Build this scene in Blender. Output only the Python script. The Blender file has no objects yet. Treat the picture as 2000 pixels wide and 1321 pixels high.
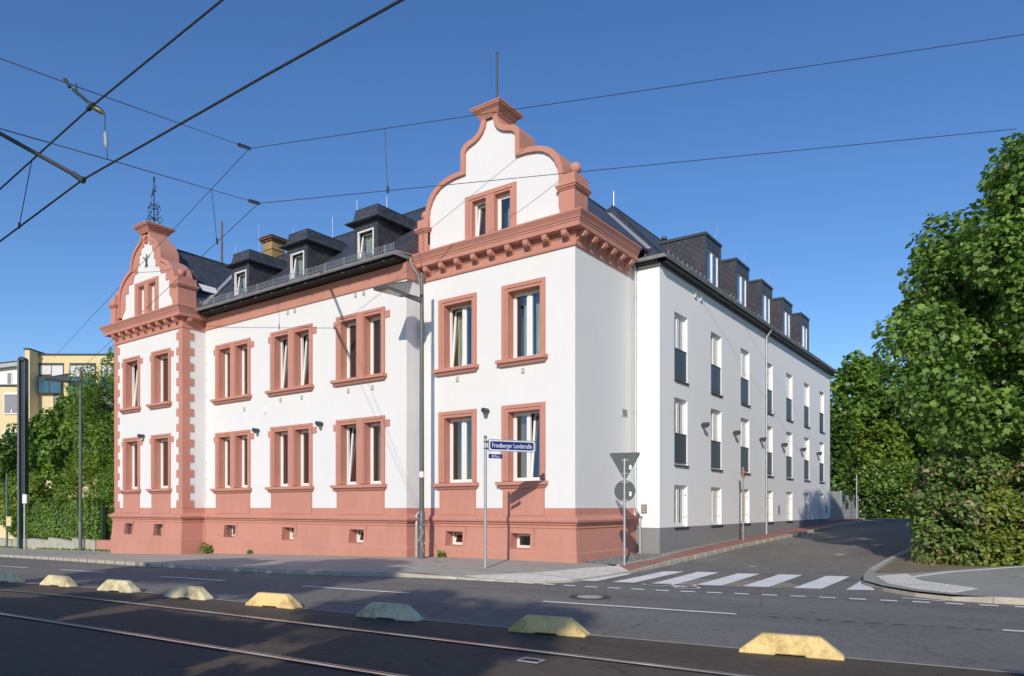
import bpy, bmesh, math, random
import numpy as np
from mathutils import Vector, Matrix

S = bpy.context.scene
COL = S.collection
R = math.radians
random.seed(7)

# ------------------------------------------------------------------ camera
cam_d = bpy.data.cameras.new('camera')
cam = bpy.data.objects.new('camera', cam_d); COL.objects.link(cam)
cam.location = (11.30, -18.86, 1.70)
cam.rotation_euler = (R(90), 0, math.atan2(.5874, .8094))
cam_d.sensor_width = 36.0
cam_d.lens = 36.0 * 1399.0 / 2000.0
cam_d.shift_y = 330.5 / 2000.0
cam_d.clip_end = 3000
cam_d.clip_start = 0.1
S.camera = cam

# ------------------------------------------------------------------ light
SUN_EL = R(25.0)
SUN_AZ = (0.415, -0.910)                      # horizontal direction towards the sun
W = bpy.data.worlds.new('World'); S.world = W; W.use_nodes = True
wn = W.node_tree
sky = wn.nodes.new('ShaderNodeTexSky'); sky.sky_type = 'NISHITA'
sky.sun_disc = False
sky.sun_elevation = SUN_EL
sky.sun_rotation = math.atan2(SUN_AZ[0], SUN_AZ[1])
sky.altitude = 100; sky.air_density = 1.0; sky.dust_density = 0.2; sky.ozone_density = 4.0
bg = wn.nodes['Background']; bg.inputs['Strength'].default_value = 0.15
hs = wn.nodes.new('ShaderNodeHueSaturation'); hs.inputs['Saturation'].default_value = 1.15; hs.inputs['Value'].default_value = .80; hs.inputs['Hue'].default_value = .507
wn.links.new(sky.outputs[0], hs.inputs['Color']); wn.links.new(hs.outputs[0], bg.inputs['Color'])
sl = bpy.data.lights.new('sun', 'SUN'); sl.energy = 3.0; sl.angle = R(0.53); sl.color = (1.0, .905, .775)
so = bpy.data.objects.new('sun', sl); COL.objects.link(so)
so.location = (20, -50, 40)
Ld = Vector((-SUN_AZ[0]*math.cos(SUN_EL), -SUN_AZ[1]*math.cos(SUN_EL), -math.sin(SUN_EL)))
so.rotation_euler = Ld.to_track_quat('-Z', 'Y').to_euler()
S.view_settings.view_transform = 'Standard'
S.view_settings.look = 'None'
S.view_settings.gamma = 1.0
S.view_settings.exposure = 0.28

# ------------------------------------------------------------------ materials
def new_mat(name):
    m = bpy.data.materials.new(name); m.use_nodes = True
    nt = m.node_tree; p = nt.nodes['Principled BSDF']
    return m, nt, p
def N(nt, t, **kw):
    n = nt.nodes.new(t)
    for k, v in kw.items():
        if k.startswith('i_'): n.inputs[k[2:].replace('_', ' ')].default_value = v
        else: setattr(n, k, v)
    return n
def coords(nt, scale=(1,1,1), kind='Object'):
    tc = N(nt, 'ShaderNodeTexCoord'); mp = N(nt, 'ShaderNodeMapping'); mp.inputs['Scale'].default_value = scale
    nt.links.new(tc.outputs[kind], mp.inputs['Vector']); return mp.outputs['Vector']
def ramp(nt, fac, stops):
    r = N(nt, 'ShaderNodeValToRGB'); e = r.color_ramp.elements
    while len(e) < len(stops): e.new(.5)
    for el, (p, c) in zip(e, stops):
        el.position = p; el.color = (*c, 1) if len(c) == 3 else c
    nt.links.new(fac, r.inputs['Fac']); return r.outputs['Color']
def noise(nt, vec, scale, detail=4, rough=.6):
    n = N(nt, 'ShaderNodeTexNoise'); n.inputs['Scale'].default_value = scale
    n.inputs['Detail'].default_value = detail; n.inputs['Roughness'].default_value = rough
    if vec is not None: nt.links.new(vec, n.inputs['Vector'])
    return n.outputs['Fac']
def mixc(nt, fac, a, b, mode='MIX'):
    m = N(nt, 'ShaderNodeMix', data_type='RGBA', blend_type=mode)
    for s, v in ((m.inputs[0], fac), (m.inputs[6], a), (m.inputs[7], b)):
        if hasattr(v, 'links'): nt.links.new(v, s)
        elif isinstance(v, (tuple, list)): s.default_value = (*v, 1) if len(v) == 3 else v
        else: s.default_value = v
    return m.outputs[2]
def bump(nt, p, h, strength=.3, dist=.01):
    b = N(nt, 'ShaderNodeBump'); b.inputs['Strength'].default_value = strength; b.inputs['Distance'].default_value = dist
    nt.links.new(h, b.inputs['Height']); nt.links.new(b.outputs[0], p.inputs['Normal'])
def sc(c, k): return tuple(min(1, x*k) for x in c)

def mottled(name, c, var=.12, scale=1.2, rough=.8, bscale=60, bstr=.15, metal=0, spec=.5, fine=None, stretch=(1,1,1)):
    m, nt, p = new_mat(name)
    v = coords(nt, stretch)
    f = noise(nt, v, scale, 6)
    col = ramp(nt, f, [(.3, sc(c, 1-var)), (.7, sc(c, 1+var))])
    if fine:
        f2 = noise(nt, v, fine, 3)
        col = mixc(nt, .35, col, ramp(nt, f2, [(.35, sc(c, .75)), (.65, sc(c, 1.25))]))
    nt.links.new(col, p.inputs['Base Color'])
    p.inputs['Roughness'].default_value = rough; p.inputs['Metallic'].default_value = metal
    p.inputs['Specular IOR Level'].default_value = spec
    if bstr: bump(nt, p, noise(nt, v, bscale, 3), bstr)
    return m

M = {}
def render_mat(name, c, var, dirt):
    # painted mineral render: fine grain, faint roller patches, faint vertical runs
    m, nt, p = new_mat(name)
    v = coords(nt); vs = coords(nt, (3.0, 3.0, .25))
    col = ramp(nt, noise(nt, v, .7, 5), [(.3, sc(c, 1-var)), (.7, sc(c, 1+var*.5))])
    runs = ramp(nt, noise(nt, vs, 1.6, 5), [(.45, (1,1,1)), (.8, (1-dirt,)*3)])
    col = mixc(nt, 1.0, col, runs, 'MULTIPLY')
    nt.links.new(col, p.inputs['Base Color'])
    p.inputs['Roughness'].default_value = .85; p.inputs['Specular IOR Level'].default_value = .25
    bump(nt, p, noise(nt, v, 140, 3), .12, .004)
    return m
M['white'] = render_mat('white_render', (.78, .775, .76), .02, .025)
M['white_lifted'] = render_mat('lifted_white_render', (.88, .88, .87), .015, .015)  # wing white, colour raised to make up for its dimly lit side
M['pink'] = render_mat('salmon_stone_paint', (.565, .268, .204), .09, .08)
M['grey_base'] = render_mat('grey_base_render', (.27, .275, .28), .05, .06)
M['yellow'] = render_mat('pale_yellow_render', (.74, .62, .36), .04, .06)
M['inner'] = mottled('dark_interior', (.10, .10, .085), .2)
M['zinc'] = mottled('zinc_sheet', (.40, .42, .43), .15, 2.0, .42, 30, .05, metal=.25)
M['galv'] = mottled('galvanised_steel', (.46, .48, .48), .15, 4.0, .5, 30, .05, metal=.55, fine=25)
M['dark_metal'] = mottled('dark_grey_paint', (.045, .055, .06), .12, 3, .45, 40, .04)
M['lamp_grey'] = mottled('lamp_grey_paint', (.12, .125, .13), .1, 3, .4, 40, .03)
M['sign_back'] = mottled('sign_back_grey', (.085, .10, .10), .1, 5, .5, 40, .03)
M['panel'] = mottled('anthracite_panel', (.055, .068, .074), .06, 2, .4, 50, .03)
M['pvc'] = mottled('white_pvc', (.82, .82, .80), .02, 3, .3, 60, .0)
M['black'] = mottled('black_soffit', (.012, .012, .013), .2, 3, .8)
M['wire'] = mottled('dark_wire', (.03, .032, .035), .1, 3, .5, 30, 0)
M['mast'] = mottled('mast_paint', (.012, .017, .03), .15, 3, .5, 30, .03)
M['mast_edge'] = mottled('mast_galvanised', (.10, .125, .13), .15, 3, .5, 30, .03)
M['iron'] = mottled('wrought_iron', (.025, .04, .05), .2, 8, .5)
M['rod'] = mottled('bare_aluminium_rod', (.55, .55, .55), .05, 3, .35, 30, 0, metal=.3)
M['lens'] = mottled('lamp_lens', (.62, .58, .5), .1, 3, .25, 30, 0)
M['cheek'] = mottled('lamp_cheek_white', (.6, .58, .54), .05, 3, .4, 30, 0)
M['pole_brown'] = mottled('weathered_brown_pole', (.16, .10, .085), .2, 4, .7)
M['sill_dark'] = mottled('dark_sill_metal', (.03, .034, .036), .1, 3, .45)
M['brown_box'] = mottled('brown_plaque', (.26, .19, .16), .2, 6, .6)
M['vent'] = mottled('vent_stone', (.48, .48, .42), .1, 6, .8)
M['blue'] = mottled('sign_blue', (.008, .016, .16), .06, 3, .35, 30, 0)
M['sign_white'] = mottled('sign_white', (.80, .82, .84), .02, 3, .35, 30, 0)
M['red'] = mottled('sign_red', (.42, .015, .03), .06, 3, .35, 30, 0)
M['purple'] = mottled('sign_faded_blue', (.06, .03, .22), .08, 5, .4, 30, 0)
M['pole_mossy'] = mottled('weathered_sign_pole', (.30, .29, .22), .25, 5, .7, 40, .1)
M['bark'] = mottled('bark', (.09, .07, .05), .35, 6, .9, 20, .6, stretch=(1,1,.25))
M['rail'] = mottled('polished_rail_head', (.62, .58, .58), .12, 4, .28, 30, .03, metal=.9)
M['groove'] = mottled('rail_groove', (.02, .018, .018), .3, 6, .8)
M['concrete_wall'] = mottled('old_concrete', (.44, .42, .34), .28, 2.2, .9, 30, .3, fine=8)
M['pale_roof'] = mottled('pale_sheet', (.55, .55, .52), .08, 3, .6)
M['blind'] = mottled('grey_blind', (.24, .25, .28), .06, 3, .6)
M['white_blind'] = mottled('white_blind', (.66, .66, .66), .04, 3, .7)
M['balcony_glass'] = mottled('blue_glass_balustrade', (.05, .13, .19), .3, .5, .08, 3, 0)

def slate():
    m, nt, p = new_mat('slate_tiles')
    tc = N(nt, 'ShaderNodeTexCoord'); geo = N(nt, 'ShaderNodeNewGeometry')
    # courses run horizontally: use height for rows, (x+y) along
    sp = N(nt, 'ShaderNodeSeparateXYZ'); nt.links.new(geo.outputs['Position'], sp.inputs[0])
    ad = N(nt, 'ShaderNodeMath', operation='ADD'); nt.links.new(sp.outputs[0], ad.inputs[0]); nt.links.new(sp.outputs[1], ad.inputs[1])
    cb = N(nt, 'ShaderNodeCombineXYZ'); nt.links.new(ad.outputs[0], cb.inputs[0]); nt.links.new(sp.outputs[2], cb.inputs[1])
    br = N(nt, 'ShaderNodeTexBrick'); nt.links.new(cb.outputs[0], br.inputs['Vector'])
    br.inputs['Scale'].default_value = 1.0; br.inputs['Brick Width'].default_value = .26; br.inputs['Row Height'].default_value = .13
    br.inputs['Mortar Size'].default_value = .010; br.inputs['Bias'].default_value = -.1
    br.inputs['Color1'].default_value = (.050, .056, .074, 1); br.inputs['Color2'].default_value = (.095, .102, .125, 1); br.inputs['Mortar'].default_value = (.012, .013, .017, 1)
    col = mixc(nt, .3, br.outputs['Color'], ramp(nt, noise(nt, geo.outputs['Position'], 1.3, 5), [(.3, (.03,.034,.045)), (.7, (.075,.078,.09))]))
    nt.links.new(col, p.inputs['Base Color'])
    p.inputs['Roughness'].default_value = .48; p.inputs['Specular IOR Level'].default_value = .45
    bump(nt, p, br.outputs['Fac'], -.5, .01)
    return m
M['slate'] = slate()
def clad():
    m, nt, p = new_mat('slate_cladding')
    geo = N(nt, 'ShaderNodeNewGeometry')
    sp = N(nt, 'ShaderNodeSeparateXYZ'); nt.links.new(geo.outputs['Position'], sp.inputs[0])
    ad = N(nt, 'ShaderNodeMath', operation='ADD'); nt.links.new(sp.outputs[0], ad.inputs[0]); nt.links.new(sp.outputs[1], ad.inputs[1])
    cb = N(nt, 'ShaderNodeCombineXYZ'); nt.links.new(ad.outputs[0], cb.inputs[0]); nt.links.new(sp.outputs[2], cb.inputs[1])
    mp = N(nt, 'ShaderNodeMapping'); mp.inputs['Rotation'].default_value = (0, 0, R(38)); nt.links.new(cb.outputs[0], mp.inputs[0])
    br = N(nt, 'ShaderNodeTexBrick'); nt.links.new(mp.outputs[0], br.inputs['Vector'])
    br.offset = 0
    br.inputs['Scale'].default_value = 1.0; br.inputs['Brick Width'].default_value = .19; br.inputs['Row Height'].default_value = .19
    br.inputs['Mortar Size'].default_value = .008
    br.inputs['Color1'].default_value = (.046, .046, .058, 1); br.inputs['Color2'].default_value = (.072, .068, .078, 1); br.inputs['Mortar'].default_value = (.016, .016, .02, 1)
    nt.links.new(br.outputs['Color'], p.inputs['Base Color'])
    p.inputs['Roughness'].default_value = .5
    bump(nt, p, br.outputs['Fac'], -.4, .01)
    return m
M['clad'] = clad()
def brick(name, c1, c2, mortar, w, h, mort, plane='xz', var=.3):
    m, nt, p = new_mat(name)
    geo = N(nt, 'ShaderNodeNewGeometry'); v = geo.outputs['Position']
    if plane == 'xz':
        sp = N(nt, 'ShaderNodeSeparateXYZ'); nt.links.new(v, sp.inputs[0])
        ad = N(nt, 'ShaderNodeMath', operation='ADD'); nt.links.new(sp.outputs[0], ad.inputs[0]); nt.links.new(sp.outputs[1], ad.inputs[1])
        cb = N(nt, 'ShaderNodeCombineXYZ'); nt.links.new(ad.outputs[0], cb.inputs[0]); nt.links.new(sp.outputs[2], cb.inputs[1]); v = cb.outputs[0]
    br = N(nt, 'ShaderNodeTexBrick'); nt.links.new(v, br.inputs['Vector'])
    br.inputs['Scale'].default_value = 1; br.inputs['Brick Width'].default_value = w; br.inputs['Row Height'].default_value = h; br.inputs['Mortar Size'].default_value = mort
    br.inputs['Color1'].default_value = (*c1, 1); br.inputs['Color2'].default_value = (*c2, 1); br.inputs['Mortar'].default_value = (*mortar, 1)
    col = mixc(nt, 1.0, br.outputs['Color'], ramp(nt, noise(nt, geo.outputs['Position'], 1.7, 6), [(.3, (1-var,)*3), (.7, (1.0,)*3)]), 'MULTIPLY')
    nt.links.new(col, p.inputs['Base Color']); p.inputs['Roughness'].default_value = .85
    bump(nt, p, br.outputs['Fac'], -.4, .006)
    return m
M['chimney_brick'] = brick('yellow_chimney_brick', (.50, .33, .12), (.36, .22, .07), (.30, .25, .18), .24, .08, .010)
M['chimney_red'] = brick('red_chimney_brick', (.22, .09, .05), (.16, .07, .045), (.2, .15, .12), .24, .08, .008)
M['red_paving'] = brick('red_paving_brick', (.44, .20, .16), (.37, .165, .135), (.30, .2, .17), .2, .1, .006, 'xy', .22)
M['slab'] = brick('grey_paving', (.48, .455, .39), (.45, .425, .37), (.36, .34, .29), .5, .5, .008, 'xy', .25)
M['white_stone'] = brick('white_kerb_stone', (.88, .83, .72), (.86, .81, .70), (.62, .58, .49), .3, .3, .012, 'xy', .22)
M['kerb_stone'] = mottled('granite_kerb', (.46, .42, .34), .22, 3.0, .85, 40, .25, fine=25)

def asphalt(name, c, streak=(1,1,1), fine=.30, patch=.2):
    m, nt, p = new_mat(name)
    geo = N(nt, 'ShaderNodeNewGeometry'); v = geo.outputs['Position']
    mp = N(nt, 'ShaderNodeMapping'); mp.inputs['Scale'].default_value = streak; nt.links.new(v, mp.inputs[0])
    big = ramp(nt, noise(nt, mp.outputs[0], .35, 6, .62), [(.3, sc(c, 1-patch)), (.7, sc(c, 1+patch))])
    mid = ramp(nt, noise(nt, v, 7, 4), [(.3, (1-fine*.6,)*3), (.7, (1+fine*.3,)*3)])
    g = ramp(nt, noise(nt, v, 75, 2), [(.3, (1-fine*1.5,)*3), (.72, (1+fine,)*3)])
    col = mixc(nt, 1.0, mixc(nt, 1.0, big, mid, 'MULTIPLY'), g, 'MULTIPLY')
    # thin wandering cracks
    vo = N(nt, 'ShaderNodeTexVoronoi', feature='DISTANCE_TO_EDGE'); vo.inputs['Scale'].default_value = .22
    wob = N(nt, 'ShaderNodeVectorMath', operation='ADD'); nz = N(nt, 'ShaderNodeTexNoise'); nz.inputs['Scale'].default_value = 1.4; nt.links.new(v, nz.inputs['Vector'])
    nt.links.new(v, wob.inputs[0]); nt.links.new(nz.outputs['Color'], wob.inputs[1]); nt.links.new(wob.outputs[0], vo.inputs['Vector'])
    crack = ramp(nt, vo.outputs['Distance'], [(.0, (.62,.62,.62)), (.006, (1,1,1))])
    col = mixc(nt, 1.0, col, crack, 'MULTIPLY')
    nt.links.new(col, p.inputs['Base Color'])
    p.inputs['Roughness'].default_value = .82; p.inputs['Specular IOR Level'].default_value = .35
    bump(nt, p, noise(nt, v, 120, 2), .35, .006)
    return m
M['asphalt'] = asphalt('asphalt', (.215, .205, .187), (.45, 1.6, 1))
M['asphalt_side'] = asphalt('side_asphalt', (.245, .218, .192), (1.2, .5, 1))
M['asphalt_bed'] = asphalt('track_asphalt', (.118, .092, .070), (.3, 1.8, 1), .3, .2)
M['asphalt_patch'] = asphalt('asphalt_patch', (.33, .29, .24), (1, 1, 1), .2, .12)
M['asphalt_island'] = asphalt('island_asphalt', (.37, .36, .32), (1, 1, 1), .2, .12)
M['soil'] = mottled('soil', (.11, .095, .06), .35, .8, .95, 20, .5, fine=9)
M['dry_soil'] = mottled('dry_verge', (.20, .165, .10), .35, 1.5, .95, 20, .5, fine=12)
def paint_mat():
    m, nt, p = new_mat('worn_road_paint')
    geo = N(nt, 'ShaderNodeNewGeometry'); v = geo.outputs['Position']
    a = noise(nt, v, 16, 5, .7)
    col = ramp(nt, a, [(.22, (.36, .35, .33)), (.32, (.80, .79, .75)), (.8, (.88, .87, .83))])
    nt.links.new(col, p.inputs['Base Color']); p.inputs['Roughness'].default_value = .7
    bump(nt, p, noise(nt, v, 110, 2), .25, .004)
    return m
M['paint'] = paint_mat()
def faint_mat():
    m, nt, p = new_mat('nearly_gone_road_paint')
    geo = N(nt, 'ShaderNodeNewGeometry'); v = geo.outputs['Position']
    col = ramp(nt, noise(nt, v, 9, 5, .75), [(.44, (.12, .12, .125)), (.66, (.36, .36, .35))])
    nt.links.new(col, p.inputs['Base Color']); p.inputs['Roughness'].default_value = .8
    return m
M['faint'] = faint_mat()
def gravel_mat():
    m, nt, p = new_mat('grey_gravel')
    geo = N(nt, 'ShaderNodeNewGeometry'); v = geo.outputs['Position']
    vo = N(nt, 'ShaderNodeTexVoronoi'); vo.inputs['Scale'].default_value = 28; nt.links.new(v, vo.inputs['Vector'])
    col = ramp(nt, vo.outputs['Color'], [(.1, (.08,.085,.09)), (.5, (.19,.195,.19)), (.9, (.34,.34,.33))])
    nt.links.new(col, p.inputs['Base Color']); p.inputs['Roughness'].default_value = .9
    bump(nt, p, vo.outputs['Distance'], -1.0, .03)
    return m
M['gravel'] = gravel_mat()
def block_mat():
    # yellow-painted concrete, weathered to grey-green where rain runs and tyres rub
    m, nt, p = new_mat('yellow_weathered_concrete')
    oi = N(nt, 'ShaderNodeObjectInfo')
    v = coords(nt); ad = N(nt, 'ShaderNodeVectorMath', operation='ADD'); nt.links.new(v, ad.inputs[0])
    cb = N(nt, 'ShaderNodeCombineXYZ')
    mu = N(nt, 'ShaderNodeMath', operation='MULTIPLY'); mu.inputs[1].default_value = 37; nt.links.new(oi.outputs['Random'], mu.inputs[0])
    nt.links.new(mu.outputs[0], cb.inputs[0]); nt.links.new(cb.outputs[0], ad.inputs[1])
    f = noise(nt, ad.outputs[0], 3.2, 6, .65)
    oc = N(nt, 'ShaderNodeObjectInfo')
    base = oc.outputs['Color']
    stain = ramp(nt, f, [(.34, (.45, .42, .32)), (.52, (1, 1, 1))])
    col = mixc(nt, .8, base, stain, 'MULTIPLY')
    g = ramp(nt, noise(nt, ad.outputs[0], 45, 3), [(.3, (.8,.8,.8)), (.7, (1.1,1.1,1.1))])
    col = mixc(nt, 1.0, col, g, 'MULTIPLY')
    nt.links.new(col, p.inputs['Base Color']); p.inputs['Roughness'].default_value = .9
    bump(nt, p, noise(nt, ad.outputs[0], 55, 3), .5, .008)
    return m
M['block'] = block_mat()
def glass_mat():
    m, nt, p = new_mat('window_glass'); nt.nodes.remove(p)
    out = nt.nodes['Material Output']
    fr = N(nt, 'ShaderNodeFresnel'); fr.inputs['IOR'].default_value = 1.52
    mu = N(nt, 'ShaderNodeMath', operation='MULTIPLY_ADD'); mu.inputs[1].default_value = 1.9; mu.inputs[2].default_value = .10; mu.use_clamp = True
    nt.links.new(fr.outputs[0], mu.inputs[0])
    tr = N(nt, 'ShaderNodeBsdfTransparent'); tr.inputs[0].default_value = (.80, .86, .83, 1)
    gl = N(nt, 'ShaderNodeBsdfGlossy'); gl.inputs['Roughness'].default_value = .015; gl.inputs[0].default_value = (.95, .97, 1, 1)
    mx = N(nt, 'ShaderNodeMixShader'); nt.links.new(mu.outputs[0], mx.inputs[0]); nt.links.new(tr.outputs[0], mx.inputs[1]); nt.links.new(gl.outputs[0], mx.inputs[2])
    nt.links.new(mx.outputs[0], out.inputs['Surface'])
    return m
M['glass'] = glass_mat()
def cloth(name, c):
    m, nt, p = new_mat(name)
    v = coords(nt, (1, 1, .08))
    col = ramp(nt, noise(nt, v, 14, 3), [(.3, sc(c, .72)), (.7, sc(c, 1.15))])
    nt.links.new(col, p.inputs['Base Color']); p.inputs['Roughness'].default_value = .9
    return m
M['curtain_green'] = cloth('green_curtain', (.46, .50, .34))
M['curtain_grey'] = cloth('grey_blue_curtain', (.48, .56, .56))
M['curtain_white'] = cloth('net_curtain', (.66, .68, .66))
M['curtain_brown'] = cloth('brown_curtain', (.24, .18, .16))

def leaf_mat(name, dark, light, warm=None, trans=.28, wamt=.12, rough=.45):
    m, nt, p = new_mat(name)
    out = nt.nodes['Material Output']
    geo = N(nt, 'ShaderNodeNewGeometry')
    col = ramp(nt, geo.outputs['Random Per Island'], [(.0, dark), (.6, light), (1.0, sc(light, 1.3))])
    if warm:
        f = noise(nt, geo.outputs['Position'], .9, 3)
        w = ramp(nt, f, [(.56, (0,0,0)), (.72, (1,1,1))])
        mu = N(nt, 'ShaderNodeMath', operation='MULTIPLY'); mu.inputs[1].default_value = wamt
        nt.links.new(w, mu.inputs[0]); col = mixc(nt, mu.outputs[0], col, warm)
    big = ramp(nt, noise(nt, geo.outputs['Position'], .45, 3), [(.3, (.8,.8,.8)), (.7, (1.15,1.15,1.1))])
    col = mixc(nt, 1.0, col, big, 'MULTIPLY')
    nt.links.new(col, p.inputs['Base Color']); p.inputs['Roughness'].default_value = rough; p.inputs['Specular IOR Level'].default_value = .35
    tl = N(nt, 'ShaderNodeBsdfTranslucent'); nt.links.new(mixc(nt, 1.0, col, (1.3, 1.5, .5), 'MULTIPLY'), tl.inputs[0])
    mx = N(nt, 'ShaderNodeMixShader'); mx.inputs[0].default_value = trans
    nt.links.new(p.outputs[0], mx.inputs[1]); nt.links.new(tl.outputs[0], mx.inputs[2]); nt.links.new(mx.outputs[0], out.inputs['Surface'])
    return m
M['leaf_maple'] = leaf_mat('maple_leaf', (.06, .125, .022), (.18, .29, .06), None, .24)
M['leaf_dark'] = leaf_mat('dark_leaf', (.04, .09, .018), (.09, .165, .03))
M['leaf_mid'] = leaf_mat('mid_leaf', (.07, .145, .022), (.16, .265, .045))
M['leaf_bright'] = leaf_mat('bright_leaf', (.09, .16, .02), (.20, .28, .04))
M['leaf_hedge'] = leaf_mat('clipped_hedge_leaf', (.075, .14, .016), (.15, .24, .035))
M['leaf_bush'] = leaf_mat('bramble_leaf', (.07, .13, .028), (.17, .25, .065), (.30, .16, .09), .25, .55)
M['leaf_yellow'] = leaf_mat('yellowing_leaf', (.10, .16, .022), (.25, .29, .05), (.36, .20, .05), .25, .6)
M['blossom'] = leaf_mat('cream_blossom', (.42, .42, .26), (.58, .56, .38), None, .2)
M['seed'] = leaf_mat('pinkish_seed_head', (.30, .20, .13), (.42, .30, .20), None, .2)
M['dry'] = leaf_mat('dry_grass', (.26, .19, .09), (.44, .34, .17), None, .2)
M['ivy'] = leaf_mat('ivy_leaf', (.03, .07, .02), (.06, .11, .03))

# ------------------------------------------------------------------ mesh builder
class MB:
    def __init__(s): s.v = []; s.f = []; s.mi = []; s.m = 0
    def quad(s, *p):
        i = len(s.v); s.v += [tuple(q) for q in p]; s.f.append(tuple(range(i, i+len(p)))); s.mi.append(s.m)
    def box(s, x0, x1, y0, y1, z0, z1):
        i = len(s.v)
        s.v += [(x0,y0,z0),(x1,y0,z0),(x1,y1,z0),(x0,y1,z0),(x0,y0,z1),(x1,y0,z1),(x1,y1,z1),(x0,y1,z1)]
        for q in ((0,3,2,1),(4,5,6,7),(0,1,5,4),(1,2,6,5),(2,3,7,6),(3,0,4,7)):
            s.f.append(tuple(i+k for k in q)); s.mi.append(s.m)
    def hexa(s, b, t):                       # bottom 4 and top 4 points, both counter-clockwise seen from above
        i = len(s.v); s.v += [tuple(q) for q in b] + [tuple(q) for q in t]
        for q in ((0,3,2,1),(4,5,6,7),(0,1,5,4),(1,2,6,5),(2,3,7,6),(3,0,4,7)):
            s.f.append(tuple(i+k for k in q)); s.mi.append(s.m)
    def prism_y(s, poly, y0, y1):            # polygon in (x,z), extruded along y
        n = len(poly); i = len(s.v)
        s.v += [(x, y0, z) for x, z in poly] + [(x, y1, z) for x, z in poly]
        s.f.append(tuple(i+k for k in range(n))); s.mi.append(s.m)
        s.f.append(tuple(i+n+k for k in reversed(range(n)))); s.mi.append(s.m)
        for k in range(n):
            s.f.append((i+k, i+n+k, i+n+(k+1) % n, i+(k+1) % n)); s.mi.append(s.m)
    def prism_x(s, poly, x0, x1):            # polygon in (y,z), extruded along x
        n = len(poly); i = len(s.v)
        s.v += [(x0, y, z) for y, z in poly] + [(x1, y, z) for y, z in poly]
        s.f.append(tuple(i+k for k in range(n))); s.mi.append(s.m)
        s.f.append(tuple(i+n+k for k in reversed(range(n)))); s.mi.append(s.m)
        for k in range(n):
            s.f.append((i+k, i+n+k, i+n+(k+1) % n, i+(k+1) % n)); s.mi.append(s.m)
    def prism_z(s, poly, z0, z1):
        n = len(poly); i = len(s.v)
        s.v += [(x, y, z0) for x, y in poly] + [(x, y, z1) for x, y in poly]
        s.f.append(tuple(i+k for k in reversed(range(n)))); s.mi.append(s.m)
        s.f.append(tuple(i+n+k for k in range(n))); s.mi.append(s.m)
        for k in range(n):
            s.f.append((i+k, i+(k+1) % n, i+n+(k+1) % n, i+n+k)); s.mi.append(s.m)
    def tube(s, pts, r, n=8, caps=True):
        P = [Vector(p) for p in pts]; rs = r if isinstance(r, (list, tuple)) else [r]*len(P)
        i0 = len(s.v); up = None
        for k, p in enumerate(P):
            d = (P[min(k+1, len(P)-1)] - P[max(k-1, 0)]).normalized()
            if up is None:
                up = Vector((0,0,1)) if abs(d.z) < .9 else Vector((1,0,0))
            a = d.cross(up)
            if a.length < 1e-4: a = d.cross(Vector((0,1,0)))
            a.normalize(); b = a.cross(d).normalized(); up = b
            for j in range(n):
                t = 2*math.pi*j/n
                s.v.append(tuple(p + a*rs[k]*math.cos(t) + b*rs[k]*math.sin(t)))
        for k in range(len(P)-1):
            for j in range(n):
                a0 = i0+k*n+j; a1 = i0+k*n+(j+1) % n
                s.f.append((a0, a1, a1+n, a0+n)); s.mi.append(s.m)
        if caps:
            s.f.append(tuple(i0+j for j in reversed(range(n)))); s.mi.append(s.m)
            e = i0+(len(P)-1)*n
            s.f.append(tuple(e+j for j in range(n))); s.mi.append(s.m)
    def lathe(s, prof, c=(0,0,0), n=20):      # profile (r,z)
        i0 = len(s.v)
        for r, z in prof:
            for j in range(n):
                t = 2*math.pi*j/n; s.v.append((c[0]+r*math.cos(t), c[1]+r*math.sin(t), c[2]+z))
        for k in range(len(prof)-1):
            for j in range(n):
                a0 = i0+k*n+j; a1 = i0+k*n+(j+1) % n
                s.f.append((a0, a1, a1+n, a0+n)); s.mi.append(s.m)
        s.f.append(tuple(i0+j for j in reversed(range(n)))); s.mi.append(s.m)
        e = i0+(len(prof)-1)*n; s.f.append(tuple(e+j for j in range(n))); s.mi.append(s.m)
    def sphere(s, c, r, n=16):
        s.lathe([(max(r*math.sin(math.pi*k/10), .002), -r*math.cos(math.pi*k/10)) for k in range(11)], c, n)
    def mesh(s, name, mats):
        me = bpy.data.meshes.new(name); me.from_pydata(s.v, [], s.f)
        for m in mats: me.materials.append(m)
        if any(s.mi): me.polygons.foreach_set('material_index', s.mi)
        me.validate(); me.update(); return me
    def build(s, name, mats, parent=None, smooth=False, loc=None, rz=0, fixn=False):
        me = s.mesh(name, mats if isinstance(mats, (list, tuple)) else [mats])
        if fixn:
            bm = bmesh.new(); bm.from_mesh(me); bmesh.ops.remove_doubles(bm, verts=bm.verts, dist=.0005); bmesh.ops.recalc_face_normals(bm, faces=bm.faces); bm.to_mesh(me); bm.free()
        if smooth:
            me.polygons.foreach_set('use_smooth', [True]*len(me.polygons))
            me.set_sharp_from_angle(angle=R(40))
        return link(name, me, parent, loc, rz)
def link(name, me, parent=None, loc=None, rz=0):
    o = bpy.data.objects.new(name, me); COL.objects.link(o)
    if parent: o.parent = parent
    if loc: o.location = loc
    if rz: o.rotation_euler = (0, 0, rz)
    return o
def tag(o, label, cat, group=None, kind=None):
    o['label'] = label; o['category'] = cat
    if group: o['group'] = group
    if kind: o['kind'] = kind
    return o
def thing(name, label, cat, loc=(0,0,0), rz=0, group=None):
    o = bpy.data.objects.new(name, None); COL.objects.link(o); o.location = loc; o.rotation_euler = (0,0,rz)
    o.empty_display_size = .3
    return tag(o, label, cat, group)
def structure(o): o['kind'] = 'structure'; return o

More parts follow.
